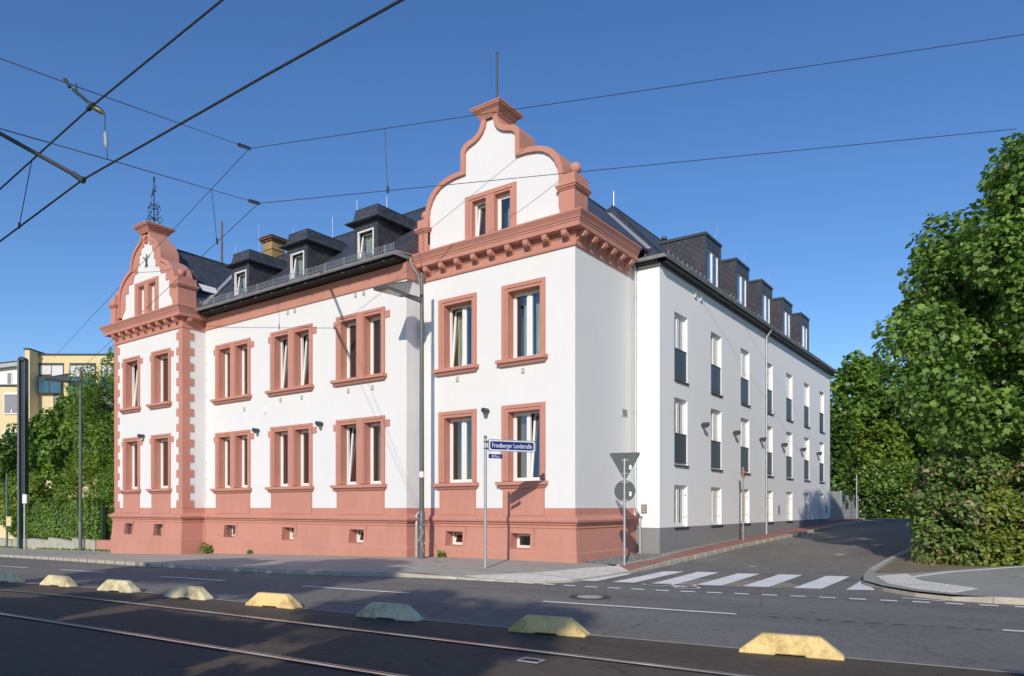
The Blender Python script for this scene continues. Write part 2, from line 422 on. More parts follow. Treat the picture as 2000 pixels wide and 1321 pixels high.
# ------------------------------------------------------------------ terrain
def sm(x, w): return .5*(x+math.sqrt(x*x+w*w))
def g(X, Y):
    a = -.029*sm(-6-X, 3); a = max(a, -1.7)
    b = .0275*sm(Y-.3, 1.5)
    b = b-.5*((b-.93)+math.sqrt((b-.93)**2+.01))
    return a+b
def drape(mb, poly, off, thick=0.0, step=2.0):
    """polygon laid on the terrain at height off; with thickness it gets a vertical skirt (kerb face)"""
    bm = bmesh.new()
    fo = off if callable(off) else (lambda x, y: off)
    f = bm.faces.new([bm.verts.new((x, y, 0)) for x, y in poly])
    xs = [p[0] for p in poly]; ys = [p[1] for p in poly]
    for lo, hi, no in ((min(xs), max(xs), (1,0,0)), (min(ys), max(ys), (0,1,0))):
        k = math.ceil(lo/step)*step
        while k < hi:
            bmesh.ops.bisect_plane(bm, geom=bm.verts[:]+bm.edges[:]+bm.faces[:], plane_co=(k,k,0), plane_no=no); k += step
    bmesh.ops.recalc_face_normals(bm, faces=bm.faces)
    for fc in bm.faces:
        if fc.normal.z < 0: fc.normal_flip()
    bm.verts.index_update(); i0 = len(mb.v)
    mb.v += [(v.co.x, v.co.y, g(v.co.x, v.co.y)+fo(v.co.x, v.co.y)) for v in bm.verts]
    for fc in bm.faces:
        mb.f.append(tuple(i0+v.index for v in fc.verts)); mb.mi.append(mb.m)
    if thick:
        for e in bm.edges:
            if len(e.link_faces) == 1:
                a, b = e.verts
                fv = list(e.link_faces[0].verts)
                if fv[(fv.index(a)+1) % len(fv)] is not b: a, b = b, a
                za, zb = g(*a.co.xy)+fo(*a.co.xy), g(*b.co.xy)+fo(*b.co.xy)
                mb.quad((a.co.x,a.co.y,za-thick),(b.co.x,b.co.y,zb-thick),(b.co.x,b.co.y,zb),(a.co.x,a.co.y,za))
    bm.free()
def strip_poly(pts, w):                       # ribbon around a polyline
    L, Rr = [], []
    for k, p in enumerate(pts):
        a = Vector(pts[max(k-1, 0)]); b = Vector(pts[min(k+1, len(pts)-1)]); d = (b-a).normalized(); n = Vector((-d.y, d.x))
        L.append((p[0]+n.x*w/2, p[1]+n.y*w/2)); Rr.append((p[0]-n.x*w/2, p[1]-n.y*w/2))
    return L+Rr[::-1]
def interp(pts, x):
    for (x0, y0), (x1, y1) in zip(pts, pts[1:]):
        if x <= x1: return y0+(y1-y0)*(x-x0)/(x1-x0)
    (x0, y0), (x1, y1) = pts[-2:]
    return y0+(y1-y0)*(x-x0)/(x1-x0)
ROAD = -.12
gm = MB()
ax = [-500,-260,-140,-90] + [-70+3*k for k in range(41)] + [60,80,120,200,400]
ay = [-300,-150,-90,-70,-58] + [-50+3*k for k in range(41)] + [78,95,130,200,400]
for i in range(len(ax)-1):
    for j in range(len(ay)-1):
        q = [(ax[i],ay[j]),(ax[i+1],ay[j]),(ax[i+1],ay[j+1]),(ax[i],ay[j+1])]
        gm.quad(*[(x, y, g(x, y)-.2) for x, y in q])
structure(gm.build('ground', M['soil'], fixn=True))
# main road with the tram lanes, one asphalt sheet
road = MB()
drape(road, [(-90,-21.5),(40,-21.5),(40,2.0),(11.2,-1.2),(8.2,1.2),(7.7,10),(7.6,24),(9,40),(14,62),(22,75),(22,80),(-8,80),(-6,62),(1.2,44),(2.2,33),(2.2,4),(2.4,-1.2),(1.7,-3.8),(-.5,-4.4),(-2.4,-5.2),(-3.6,-5.8),(-5.5,-6.2),(-9,-6.3),(-13.3,-6.0),(-26.3,-4.6),(-38,-3.6),(-90,1)], ROAD)
structure(road.build('road', M['asphalt']))
side = MB()
drape(side, [(2.0,3.5),(4.9,2.0),(8.2,1.5),(7.9,10),(7.7,24),(9.1,40),(14,61.8),(21.8,75),(21.8,79.5),(-7.8,79.5),(-5.8,62),(1.0,44),(2.0,33)], ROAD+.004)
structure(side.build('side_road', M['asphalt_side']))
BED = [(-90,-18),(-40,-14.0),(-20,-12.4),(-10.5,-11.52),(-1.73,-10.80),(1,-10.60),(5,-10.12),(8.3,-9.68),(11.23,-9.25),(40,-5.2)]
bed = MB(); drape(bed, BED+[(40,-16.5),(-90,-23)], ROAD+.008)
structure(bed.build('track_bed', M['asphalt_bed']))
jt = MB(); drape(jt, strip_poly(BED, .055), ROAD+.012)
structure(jt.build('road_joint', M['kerb_stone']))
patch = MB(); drape(patch, [(3.9,-3.05),(6.3,-2.55),(7.2,-1.85),(6.3,-.7),(5.3,-1.0),(4.2,-1.6)], ROAD+.008)
structure(patch.build('road_patch', M['asphalt_patch']))

# pavements with kerbs
KERB = [(-90,2.0),(-60,-1.4),(-38,-3.85),(-26.3,-4.87),(-13.3,-6.27),(-9,-6.55),(-5.5,-6.45),(-3.6,-6.0),(-2.4,-5.45),(-.5,-4.95),(1.2,-4.75),(1.9,-4.5),(2.25,-3.8),(2.32,-2.2),(2.34,-.8),(2.28,3),(2.12,10),(2.2,20),(2.2,30),(2.1,34),(1.2,40),(-1.0,46)]
def low(x, y):                               # dropped kerb round the corner
    d = math.hypot(x-1.9, y+3.2)
    return 0 if d > 4.2 else (-.085 if d < 2.6 else -.085*(4.2-d)/1.6)
def kerb_dist(x, y):
    p = Vector((x, y)); best = 99
    for a, b in zip(KERB, KERB[1:]):
        a = Vector(a); d = Vector(b)-a; t = max(0, min(1, (p-a).dot(d)/d.length_squared)); best = min(best, (p-a-d*t).length)
    return best
def pav(base, reach=1.15): return lambda x, y: base+low(x, y)*max(0, 1-max(0, kerb_dist(x, y)-.1)/reach)
def inset(pts, d):
    return strip_poly(pts, 2*d)[:len(pts)]
K2 = inset(KERB, .13)
pv = MB()
i_c = 15
drape(pv, K2[:i_c-1]+[(1.45,-.25),(1.05,.05),(.75,.2),(.2,.25),(-6,.3),(-18,.3),(-24.5,2),(-26,2.5),(-60,6),(-90,9)], pav(0.0), .0, .5)
structure(pv.build('pavement', M['slab']))
kb = MB()
for a in range(len(KERB)-1):
    p0, p1, q0, q1 = KERB[a], KERB[a+1], K2[a], K2[a+1]
    n = max(1, int((Vector(p1)-Vector(p0)).length/1.0))
    for k in range(n):
        t0, t1 = k/n, (k+1)/n-.012
        L = lambda u, v, t: (u[0]+(v[0]-u[0])*t, u[1]+(v[1]-u[1])*t)
        pts = [L(p0,p1,t0), L(p0,p1,t1), L(q0,q1,t1), L(q0,q1,t0)]
        top = [(x, y, g(x, y)+.004+low(x, y)) for x, y in pts]; bot = [(x, y, g(x, y)-.2) for x, y in pts]
        kb.hexa(bot, top)
structure(kb.build('kerb', M['kerb_stone']))
# sloping edge of the lowered corner and the white tactile stones
ws = MB()
WH = [(-.55,-4.55),(.15,-4.05),(.75,-3.45),(1.02,-2.5),(1.15,-1.2),(1.5,-.05),(2.19,-.72),(2.18,-2.2),(2.10,-3.72),(1.80,-4.40),(1.15,-4.62),(.2,-4.74)]
drape(ws, WH, pav(.007), .03, .3)
structure(ws.build('white_corner_paving', M['white_stone']))
br = MB()
BI = [(1.52,-.05),(1.6,2.3),(1.3,5.0),(1.1,8.0),(1.0,12.2),(1.0,29.6),(.95,34),(.1,40),(-2,46)]
drape(br, [(1.5,-.1),(2.2,-.8)]+[p for p in K2[15:]]+BI[::-1][:-1], pav(.004), 0, .5)
structure(br.build('brick_pavement', M['red_paving']))
ek = MB()
for (x0,y0),(x1,y1) in zip(BI, BI[1:5]):
    ek.hexa([(x0-.07,y0,g(x0,y0)-.1),(x0,y0,g(x0,y0)-.1),(x1,y1,g(x1,y1)-.1),(x1-.07,y1,g(x1,y1)-.1)],[(x0-.07,y0,g(x0,y0)+.03),(x0,y0,g(x0,y0)+.03),(x1,y1,g(x1,y1)+.03),(x1-.07,y1,g(x1,y1)+.03)])
structure(ek.build('edging_stone', M['kerb_stone']))
gv = MB(); drape(gv, [(-.1,.1),(.8,.12),(1.44,-.06),(1.53,2.3),(1.23,5.0),(1.03,8.0),(.95,12.0),(.95,3.95),(-.1,3.95)], .004)
structure(gv.build('gravel_bed', M['gravel']))
pg = MB()                                       # the loose stones lying on it
for _ in range(2600):
    y = random.uniform(.15, 11.5); lo = .02 if y < 3.95 else .98; hi = interp([(-.1,1.44),(2.3,1.5),(5,1.2),(8,1.0),(12,.97)], y)-.02
    if hi-lo < .02: continue
    x = random.uniform(lo, hi); r = random.uniform(.012, .034); z = g(x, y)+.008
    a = random.random()*6.28; pts = []
    for k in range(5):
        t = a+k*1.2566; pts.append((x+r*math.cos(t)*random.uniform(.7,1.2), y+r*math.sin(t)*random.uniform(.7,1.2), z))
    i = len(pg.v); pg.v += pts+[(x, y, z+r*.9)]
    for k in range(5): pg.f.append((i+k, i+(k+1) % 5, i+5)); pg.mi.append(0)
o = pg.build('gravel', M['gravel']); tag(o, 'loose grey gravel strip at the foot of the white side wing', 'gravel', kind='stuff')

# island at the right with its white kerb stones and line
IS = [(8.0,14),(7.86,7.0),(7.9,2.4),(8.0,.9),(8.25,-.55),(8.8,-1.5),(9.45,-2.15),(10.05,-2.4),(10.7,-2.42),(12,-2.15),(20,-.2),(40,5),(40,20),(14,20)]
isl = MB(); drape(isl, inset(IS[:12], -.12)[:12]+[(40,20),(14,20)], 0.0)
structure(isl.build('corner_pavement', M['asphalt_island']))
ikb = MB(); I2 = inset(IS[:12], -.13)
for a in range(11):
    p0, p1, q0, q1 = IS[a], IS[a+1], I2[a], I2[a+1]
    n = max(1, int((Vector(p1)-Vector(p0)).length))
    for k in range(n):
        t0, t1 = k/n, (k+1)/n-.012
        L = lambda u, v, t: (u[0]+(v[0]-u[0])*t, u[1]+(v[1]-u[1])*t)
        pts = [L(q0,q1,t0), L(q0,q1,t1), L(p0,p1,t1), L(p0,p1,t0)][::-1]
        ikb.hexa([(x,y,g(x,y)-.2) for x,y in pts], [(x,y,g(x,y)+.004-(.05 if y < 1 and x < 10.5 else 0)) for x,y in pts])
structure(ikb.build('island_kerb', M['kerb_stone'], fixn=True))
iw = MB(); drape(iw, [(8.24,.5),(8.76,1.45),(9.25,-.02),(10.4,-1.05),(10.05,-2.18),(9.35,-1.8),(8.72,-1.05)], .006, .02)
structure(iw.build('white_island_paving', M['white_stone']))
il = MB(); drape(il, strip_poly([(8.98,.75),(9.57,2.25),(11.1,4.6),(14,8.4)], .16), .006)
structure(il.build('white_edge_line', M['paint']))
il = MB(); drape(il, [(8.05,1.2),(8.7,1.5),(9.45,2.6),(10.9,4.9),(13.8,8.7),(18,14),(8.2,14),(7.95,7)], .004)
structure(il.build('verge', M['dry_soil']))

# road markings
mk = MB(); OFF = ROAD+.012
LANE = [(-40,-7.9),(-20,-8.30),(-14.67,-8.44),(-11.45,-8.52),(-7.9,-8.70),(-5.05,-8.58),(-2.39,-8.28),(.63,-7.86),(3.65,-7.31),(7.23,-6.77),(10.99,-6.04),(20,-4.2)]
for a, b in ((-33,-30),(-26.5,-23.5),(-20.2,-17.6),(-14.67,-11.45),(-7.93,-5.05),(-2.39,.63),(3.65,7.23),(10.95,14.2)):
    xs = [a+(b-a)*k/4 for k in range(5)]
    drape(mk, strip_poly([(x, interp(LANE, x)) for x in xs], .13), OFF)
structure(mk.build('lane_marking', M['paint']))
mk = MB()
for k in range(9):
    x = 7.75+k*.36; drape(mk, strip_poly([(x, interp(LANE, x)-.02), (x+.2, interp(LANE, x+.2)-.02)], .07), OFF)
structure(mk.build('worn_marking', M['faint']))
mk = MB()
BIKE = [(-3.45,-5.52),(-.9,-5.10),(1.07,-4.80),(3.0,-4.60),(4.93,-4.26),(6.92,-3.74),(8.7,-3.36),(10.26,-3.06),(11.2,-2.88),(16,-1.9)]
x = -3.4
while x < 14:
    drape(mk, strip_poly([(x, interp(BIKE, x)), (x+.29, interp(BIKE, x+.29))], .17), OFF); x += .535
structure(mk.build('cycle_lane_marking', M['paint']))
mk = MB()
Z = [[(2.11,-3.62),(2.66,-3.44),(2.5,-1.3),(2.36,-.95)],[(3.05,-3.38),(3.56,-3.2),(3.42,.2),(2.93,-.02)],[(3.98,-3.12),(4.52,-2.9),(4.33,.46),(3.77,.3)],
     [(4.94,-2.76),(5.48,-2.6),(5.38,.66),(4.84,.48)],[(5.92,-2.44),(6.46,-2.26),(6.40,.94),(5.84,.76)],[(6.97,-2.17),(7.52,-1.95),(7.52,1.16),(6.97,1.0)],[(8.0,-1.83),(8.54,-1.58),(8.22,-.5),(7.98,.3),(7.92,.5)]]
for q in Z: drape(mk, q, OFF)
structure(mk.build('zebra_crossing', M['paint']))
mk = MB()                                       # painted bicycle and short dashes in the side road
def ring(cx, cy, r, w):
    n = 20
    for k in range(n):
        t0, t1 = 2*math.pi*k/n, 2*math.pi*(k+1)/n
        drape(mk, [(cx+(r+w)*math.cos(t0), cy+(r+w)*math.sin(t0)),(cx+(r+w)*math.cos(t1), cy+(r+w)*math.sin(t1)),(cx+r*math.cos(t1), cy+r*math.sin(t1)),(cx+r*math.cos(t0), cy+r*math.sin(t0))], OFF+.002)
ring(5.0,-3.45,.24,.06); ring(4.75,-3.02,.24,.06)
for a, b in (((5.0,-3.45),(4.62,-3.45)),((4.62,-3.45),(4.75,-3.02)),((5.0,-3.45),(4.5,-3.15)),((4.5,-3.15),(4.42,-3.6)),((4.42,-3.6),(3.98,-3.48)),((3.98,-3.48),(3.85,-3.32))):
    drape(mk, strip_poly([a, b], .055), OFF+.004)
structure(mk.build('bicycle_marking', M['paint']))
mk = MB()
drape(mk, strip_poly([(5.88,7.4),(6.1,7.6)], .2), OFF); drape(mk, strip_poly([(4.5,2.5),(4.68,2.56)], .12), OFF)
drape(mk, strip_poly([(9.2,-2.7),(9.95,-2.75)], .10), OFF)
structure(mk.build('short_marking', M['paint']))

# tram rails
def rail(label, y0):
    o = thing('tram_rail', label, 'rail', (0, y0, 0), 0, 'grooved tram rails in the road')
    head = MB(); gr = MB()
    xs = list(range(-60, 41, 1))
    for a, b in zip(xs, xs[1:]):
        f = lambda x: .08*x-(.0012*(x+8)**2 if x < -8 else 0)
        for mb, w0, w1, off in ((head, -.028, .032, .022), (gr, .032, .075, .018), (gr, -.06, -.028, .018), (head, .075, .088, .020)):
            mb.quad(*[(x, f(x)+w, g(x, y0+f(x))+ROAD+off) for x, w in ((a,w0),(b,w0),(b,w1),(a,w1))])
    head.build('rail_head', M['rail'], o); gr.build('flange_groove', M['groove'], o)
rail('shiny grooved tram rail farther from the camera, nearer the yellow blocks', -11.92)
rail('shiny grooved tram rail nearer the camera, cutting the lower left corner', -13.86)

# yellow lane blocks
def kerb_block_mesh():
    mb = MB(); L0, L1, h, w0, w1 = .60, .34, .25, .115, .06
    prof = [(-L0,.0),(-L0,.035),(-L1,h),(L1,h),(L0,.035),(L0,0),(.18,0),(.17,.022),(-.17,.022),(-.18,0)]
    mb.prism_y(prof, -w0, w0)
    for i, v in enumerate(mb.v):
        if v[2] > .2: mb.v[i] = (v[0], v[1]*w1/w0, v[2])
    me = mb.mesh('kerb_block', [M['block']])
    bm = bmesh.new(); bm.from_mesh(me); bmesh.ops.recalc_face_normals(bm, faces=bm.faces)
    bmesh.ops.bevel(bm, geom=bm.edges[:], offset=.012, segments=1, affect='EDGES')
    bm.to_mesh(me); bm.free()
    return me
kbm = kerb_block_mesh()
KBL = [((-10.51,-11.38),(.80,.70,.43),'pale yellow kerb block farthest left, partly cut by the left edge of the photo'),((-7.63,-11.33),(.78,.68,.42),'dull yellow concrete lane block, second from the left edge'),((-4.89,-11.22),(.78,.70,.46),'pale concrete lane block in shade, third from the left edge'),
       ((-2.41,-11.03),(.78,.68,.44),'yellowish lane block with a dark smear on its face, fourth from the left'),((.05,-10.80),(.88,.66,.30),'bright yellow sunlit lane block in line with the middle bay'),((2.79,-10.55),(.74,.70,.50),'grey-green mossy lane block with almost no yellow left'),
       ((5.66,-10.2),(.78,.60,.28),'yellow lane block with brown rust-like stains on its face'),((8.90,-9.72),(.84,.63,.28),'largest nearest bright yellow lane block, right of the photo centre')]
for k, ((x, y), c, lb) in enumerate(KBL):
    o = link('kerb_block', kbm if k == 0 else kbm, None, (x, y, g(x, y)+ROAD+.006), R(7.5+k*.5))
    o.color = (*c, 1); tag(o, lb, 'lane block', 'yellow concrete blocks along the tram track')
# manhole and gully
o = thing('manhole_cover', 'round pale manhole cover in the road beside the long white lane line', 'manhole', (4.05,-6.18,ROAD+.006))
mb = MB(); mb.lathe([(.26,0),(.26,.006),(.24,.008)], n=36); mb.build('cover_plate', M['concrete_wall'], o)
mb = MB()
for r0, r1 in ((.30,.33),(.37,.42)): 
    for k in range(36):
        t0, t1 = 2*math.pi*k/36, 2*math.pi*(k+1)/36
        mb.quad((r0*math.cos(t0),r0*math.sin(t0),.004),(r1*math.cos(t0),r1*math.sin(t0),.004),(r1*math.cos(t1),r1*math.sin(t1),.004),(r0*math.cos(t1),r0*math.sin(t1),.004))
mb.build('frame_ring', M['asphalt_bed'], o)
o = thing('drain_grate', 'small rectangular iron drain box lid between the tram rails', 'drain', (6.53,-11.9,ROAD+.012), R(5))
mb = MB(); mb.box(-.14,.14,-.10,-.075,0,.012); mb.box(-.14,.14,.075,.10,0,.012); mb.box(-.14,-.115,-.075,.075,0,.012); mb.box(.115,.14,-.075,.075,0,.012); mb.build('grate_frame', M['galv'], o)
mb = MB(); mb.box(-.115,.115,-.075,.075,0,.006); mb.build('lid', M['groove'], o)

# ------------------------------------------------------------------ facade helpers
def offset_line(pts, p):
    """polyline (walls left to right seen from outside) pushed outwards by p, mitred"""
    out = []
    n = len(pts)
    for k in range(n):
        ns = []
        for a, b in ((k-1, k), (k, k+1)):
            if 0 <= a and b < n:
                d = Vector(pts[b])-Vector(pts[a]); d.normalize(); ns.append(Vector((d.y, -d.x)))
        if len(ns) == 1: v = ns[0]*p
        else:
            s = ns[0]+ns[1]; v = s*(p/ (1+ns[0].dot(ns[1])))
        out.append((pts[k][0]+v.x, pts[k][1]+v.y))
    return out
def skin(mb, pts, prof, holes=None, caps=False):
    """sweep a (p,z) profile along the wall line; holes = {segment: [(u0,u1,z0,z1)]} cut through it"""
    holes = holes or {}
    for (pa, za), (pb, zb) in zip(prof, prof[1:]):
        A = offset_line(pts, pa); B = offset_line(pts, pb)
        for s in range(len(pts)-1):
            d = (Vector(pts[s+1])-Vector(pts[s])); L = d.length; d.normalize(); nn = Vector((d.y, -d.x))
            hs = [h for h in holes.get(s, []) if min(za, zb) < h[3] and max(za, zb) > h[2]]
            if not hs:
                mb.quad((*A[s], za), (*A[s+1], za), (*B[s+1], zb), (*B[s], zb)); continue
            zs = sorted({za, zb} | {z for h in hs for z in h[2:] if min(za, zb) < z < max(za, zb)})
            us = [0.0]+sorted({u for h in hs for u in h[:2]})+[L]
            def pt(u, z, first, last):
                t = (z-za)/(zb-za); p = pa+(pb-pa)*t
                if first: q = (A[s][0]+(B[s][0]-A[s][0])*t, A[s][1]+(B[s][1]-A[s][1])*t)
                elif last: q = (A[s+1][0]+(B[s+1][0]-A[s+1][0])*t, A[s+1][1]+(B[s+1][1]-A[s+1][1])*t)
                else: q = (pts[s][0]+d.x*u+nn.x*p, pts[s][1]+d.y*u+nn.y*p)
                return (*q, z)
            for z0, z1 in zip(zs, zs[1:]):
                zc = (z0+z1)/2
                for k, (u0, u1) in enumerate(zip(us, us[1:])):
                    uc = (u0+u1)/2
                    if any(h[0] < uc < h[1] and h[2] < zc < h[3] for h in hs): continue
                    f, l = k == 0, k == len(us)-2
                    mb.quad(pt(u0,z0,f,False), pt(u1,z0,False,l), pt(u1,z1,False,l), pt(u0,z1,f,False))
    if caps:
        for k in (0, len(pts)-1):
            mb.quad(*[(*offset_line(pts, p)[k], z) for p, z in prof])

FOOT = [(-25.24,8.0),(-25.24,-1.79),(-19.07,-1.79),(-19.07,-.73),(-6.42,-.73),(-6.42,0),(0,0),(0,3.99)]
SEG = {'L': (1, -25.24, -1.79), 'M': (3, -19.07, -.73), 'R': (5, -6.42, 0.0)}

old = thing('corner_building', 'white and salmon-pink two-gabled building with slate roof and dormers facing the main road', 'building', (0,0,0))
# opening centre, clear width, sill z, head z for every stone framed window
WIN = []
for x0, x1 in ((-5.29,-4.05),(-2.53,-1.28)):
    WIN += [('R', 'wide', x0, x1, 6.53, 8.72), ('R', 'wide', x0, x1, 2.56, 4.80)]
for x0, x1 in ((-9.84,-7.67),(-13.92,-11.70),(-17.93,-15.78)):
    WIN += [('M', 'pair', x0, x1, 6.52, 8.70), ('M', 'pair', x0, x1, 2.56, 4.80)]
for x0, x1 in ((-24.12,-22.98),(-21.46,-20.24)):
    WIN += [('L', 'narrow', x0, x1, 6.48, 8.68), ('L', 'narrow', x0, x1, 2.58, 4.84)]
BAS = [('R',-5.16,-4.40,.38,.87,0),('R',-2.38,-1.60,.36,.86,0),('M',-9.28,-8.50,.37,.88,0),('M',-13.30,-12.55,.38,.89,0),('M',-17.40,-16.58,.40,.92,1),('L',-24.08,-23.35,.41,.93,1),('L',-21.36,-20.60,.40,.93,1)]
holes = {}
for b, k, x0, x1, z0, z1 in WIN:
    s, ox, oy = SEG[b]; holes.setdefault(s, []).append((x0-.06-ox, x1+.06-ox, z0-.03, z1+.06))
mb = MB(); skin(mb, FOOT, [(0,1.67),(0,10.45)], holes)
for zz in (10.45,):                              # wall head closed so that rooms stay dark
    mb.quad((-25.2,8,zz),(-25.2,-1.7,zz),(-19.1,-1.7,zz),(-19.1,8,zz)); mb.quad((-19.1,8,zz),(-19.1,-.7,zz),(-.05,-.7,zz) if False else (-6.45,-.7,zz),(-6.45,8,zz)); mb.quad((-6.45,8,zz),(-6.45,.05,zz),(-.05,.05,zz),(-.05,8,zz))
mb.quad((0,8,-1),(-25.24,8,-1),(-25.24,8,10.45),(0,8,10.45))
mb.build('wall', M['white'], old)
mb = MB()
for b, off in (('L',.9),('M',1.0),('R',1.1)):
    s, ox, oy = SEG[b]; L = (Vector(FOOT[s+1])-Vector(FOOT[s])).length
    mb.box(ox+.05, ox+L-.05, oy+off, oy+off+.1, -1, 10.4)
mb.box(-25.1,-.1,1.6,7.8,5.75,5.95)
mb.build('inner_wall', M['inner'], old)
# base: pink band, ledge moulding, battered plinth with window holes
bh = {}
for b, x0, x1, z0, z1, _ in BAS:
    s, ox, oy = SEG[b]; bh.setdefault(s, []).append((x0-ox, x1-ox, z0, z1))
mb = MB()
skin(mb, FOOT, [(.15,-1.4),(.145,.27),(.125,.31),(.075,1.03)], bh)
mb.build('plinth', M['pink'], old)
mb = MB()
skin(mb, FOOT, [(.075,1.03),(.105,1.05),(.10,1.10),(.075,1.12),(.13,1.16),(.13,1.21),(.21,1.235),(.225,1.30),(.20,1.335),(.10,1.40),(.03,1.44),(.012,1.46),(.012,1.67),(.0,1.672)])
mb.build('ledge', M['pink'], old)
# raised aprons below the ground floor windows
for b, k, x0, x1, z0, z1 in WIN:
    if z0 < 3:
        s, ox, oy = SEG[b]; mb = MB(); mb.box(x0-.20, x1+.17, oy-.055, oy+.02, 1.44, z0-.16); mb.build('apron', M['pink'], old)
for b, x0, x1, z0, z1, _ in BAS:                 # thin upright edge beside each cellar window
    s, ox, oy = SEG[b]; mb = MB(); mb.box(x1+.14, x1+.17, oy-.135, oy-.05, z0+.08, z1+.17); mb.build('edge_strip', M['pink'], old)

# windows -------------------------------------------------------------
MESH = {}
def cached(key, fn):
    if key not in MESH: MESH[key] = fn()
    return MESH[key]
def ring_box(mb, x0, x1, z0, z1, t, y0, y1, bottom=True):
    mb.box(x0-t, x0, y0, y1, z0-(t if bottom else 0), z1+t); mb.box(x1, x1+t, y0, y1, z0-(t if bottom else 0), z1+t)
    mb.box(x0, x1, y0, y1, z1, z1+t)
    if bottom: mb.box(x0, x1, y0, y1, z0-t, z0)
def curtain_mesh(w, h, mat, seed):
    rn = random.Random(seed); mb = MB(); n = max(8, int(w/.035)); ph = rn.random()*6
    xs = [-w/2+w*k/n for k in range(n+1)]; ys = [.025*math.sin(k*1.3+ph)+.012*math.sin(k*.53+ph*2) for k in range(n+1)]
    for k in range(n): mb.quad((xs[k],ys[k],0),(xs[k+1],ys[k+1],0),(xs[k+1],ys[k+1],h),(xs[k],ys[k],h))
    me = mb.mesh('curtain', [M[mat]]); me.polygons.foreach_set('use_smooth', [True]*len(me.polygons)); return me
CURT = ['curtain_green','curtain_grey','curtain_white','curtain_brown','curtain_grey','curtain_green']
wi = [0]
def glazing(win, x0, x1, h, depth, tilt=0, curtain=None, cw=.6, cside=1):
    """one opening: sash + pane (sub-parts of the window), maybe tilted inwards at the top, and a curtain behind"""
    w = x1-x0; f = .075
    def sash():
        mb = MB(); ring_box(mb, -w/2+f, w/2-f, f, h-f, f, 0, .055); return mb.mesh('sash', [M['pvc']])
    def pane():
        mb = MB(); mb.quad((-w/2+f*.6,.028,f*.6),(w/2-f*.6,.028,f*.6),(w/2-f*.6,.028,h-f*.6),(-w/2+f*.6,.028,h-f*.6)); return mb.mesh('pane', [M['glass']])
    for nm, fn in (('sash', sash), ('pane', pane)):
        o = link(nm, cached((nm, round(w,2), round(h,2)), fn), win, ((x0+x1)/2, depth, 0))
        if tilt: o.rotation_euler = (-tilt, 0, 0)
    if curtain:
        wi[0] += 1
        o = link('curtain', curtain_mesh(w*cw, h*.98, curtain, wi[0]), win, ((x0+x1)/2+cside*w*(1-cw)/2, depth+.34, .01))
def fixed_frame(mb, xs, h, depth, f=.065):
    for x0, x1 in xs: ring_box(mb, x0+f, x1-f, f, h-f, f, depth-.012, depth+.07)
def surround_single(mb, w, h, bl, br, bt, ears, mull=None):
    T = [(-w/2, w/2)] if not mull else [(-w/2, -mull/2), (mull/2, w/2)]
    P = .065
    # outer architrave
    mb.box(-w/2-bl, -w/2-.09, -P, .02, 0, h+bt); mb.box(w/2+.085, w/2+br, -P, .02, 0, h+bt)
    mb.box(-w/2-.09, w/2+.085, -P, .02, h+.10, h+bt)
    # inner stepped band and the deep reveal
    mb.box(-w/2-.09, -w/2, -P+.028, .34, 0, h+.10); mb.box(w/2, w/2+.085, -P+.028, .34, 0, h+.10)
    for a, b in T: mb.box(a, b, -P+.028, .34, h, h+.10)
    if mull:
        mb.box(-mull/2, mull/2, -P+.028, .34, 0, h+.10) ; mb.box(-mull/2+.045, mull/2-.045, -P, -P+.028, 0, h+.10)
    if ears:
        mb.box(-w/2-bl-.17, -w/2-bl, -.035, .02, h-.20, h+.04); mb.box(w/2+br, w/2+br+.24, -.035, .02, h-.20, h+.04)
def sill_mesh(w, bl, br):
    mb = MB(); a, b = -w/2-bl-.14, w/2+br+.10
    mb.hexa([(a,-.22,-.14),(b,-.22,-.14),(b,.30,-.14),(a,.30,-.14)],[(a,-.22,-.035),(b,-.22,-.035),(b,.30,0),(a,.30,0)])
    mb.hexa([(a+.09,-.10,-.24),(b-.09,-.10,-.24),(b-.09,.02,-.24),(a+.09,.02,-.24)],[(a+.05,-.17,-.14),(b-.05,-.17,-.14),(b-.05,.02,-.14),(a+.05,.02,-.14)])
    return mb.mesh('sill', [M['pink']])
TILT = {('R',0,0):(1,0),('R',1,1):(0,1),('M',0,1):(1,0),('M',1,0):(1,1),('L',0,0):(1,),('M',2,0):(0,0)}
cnt = {}
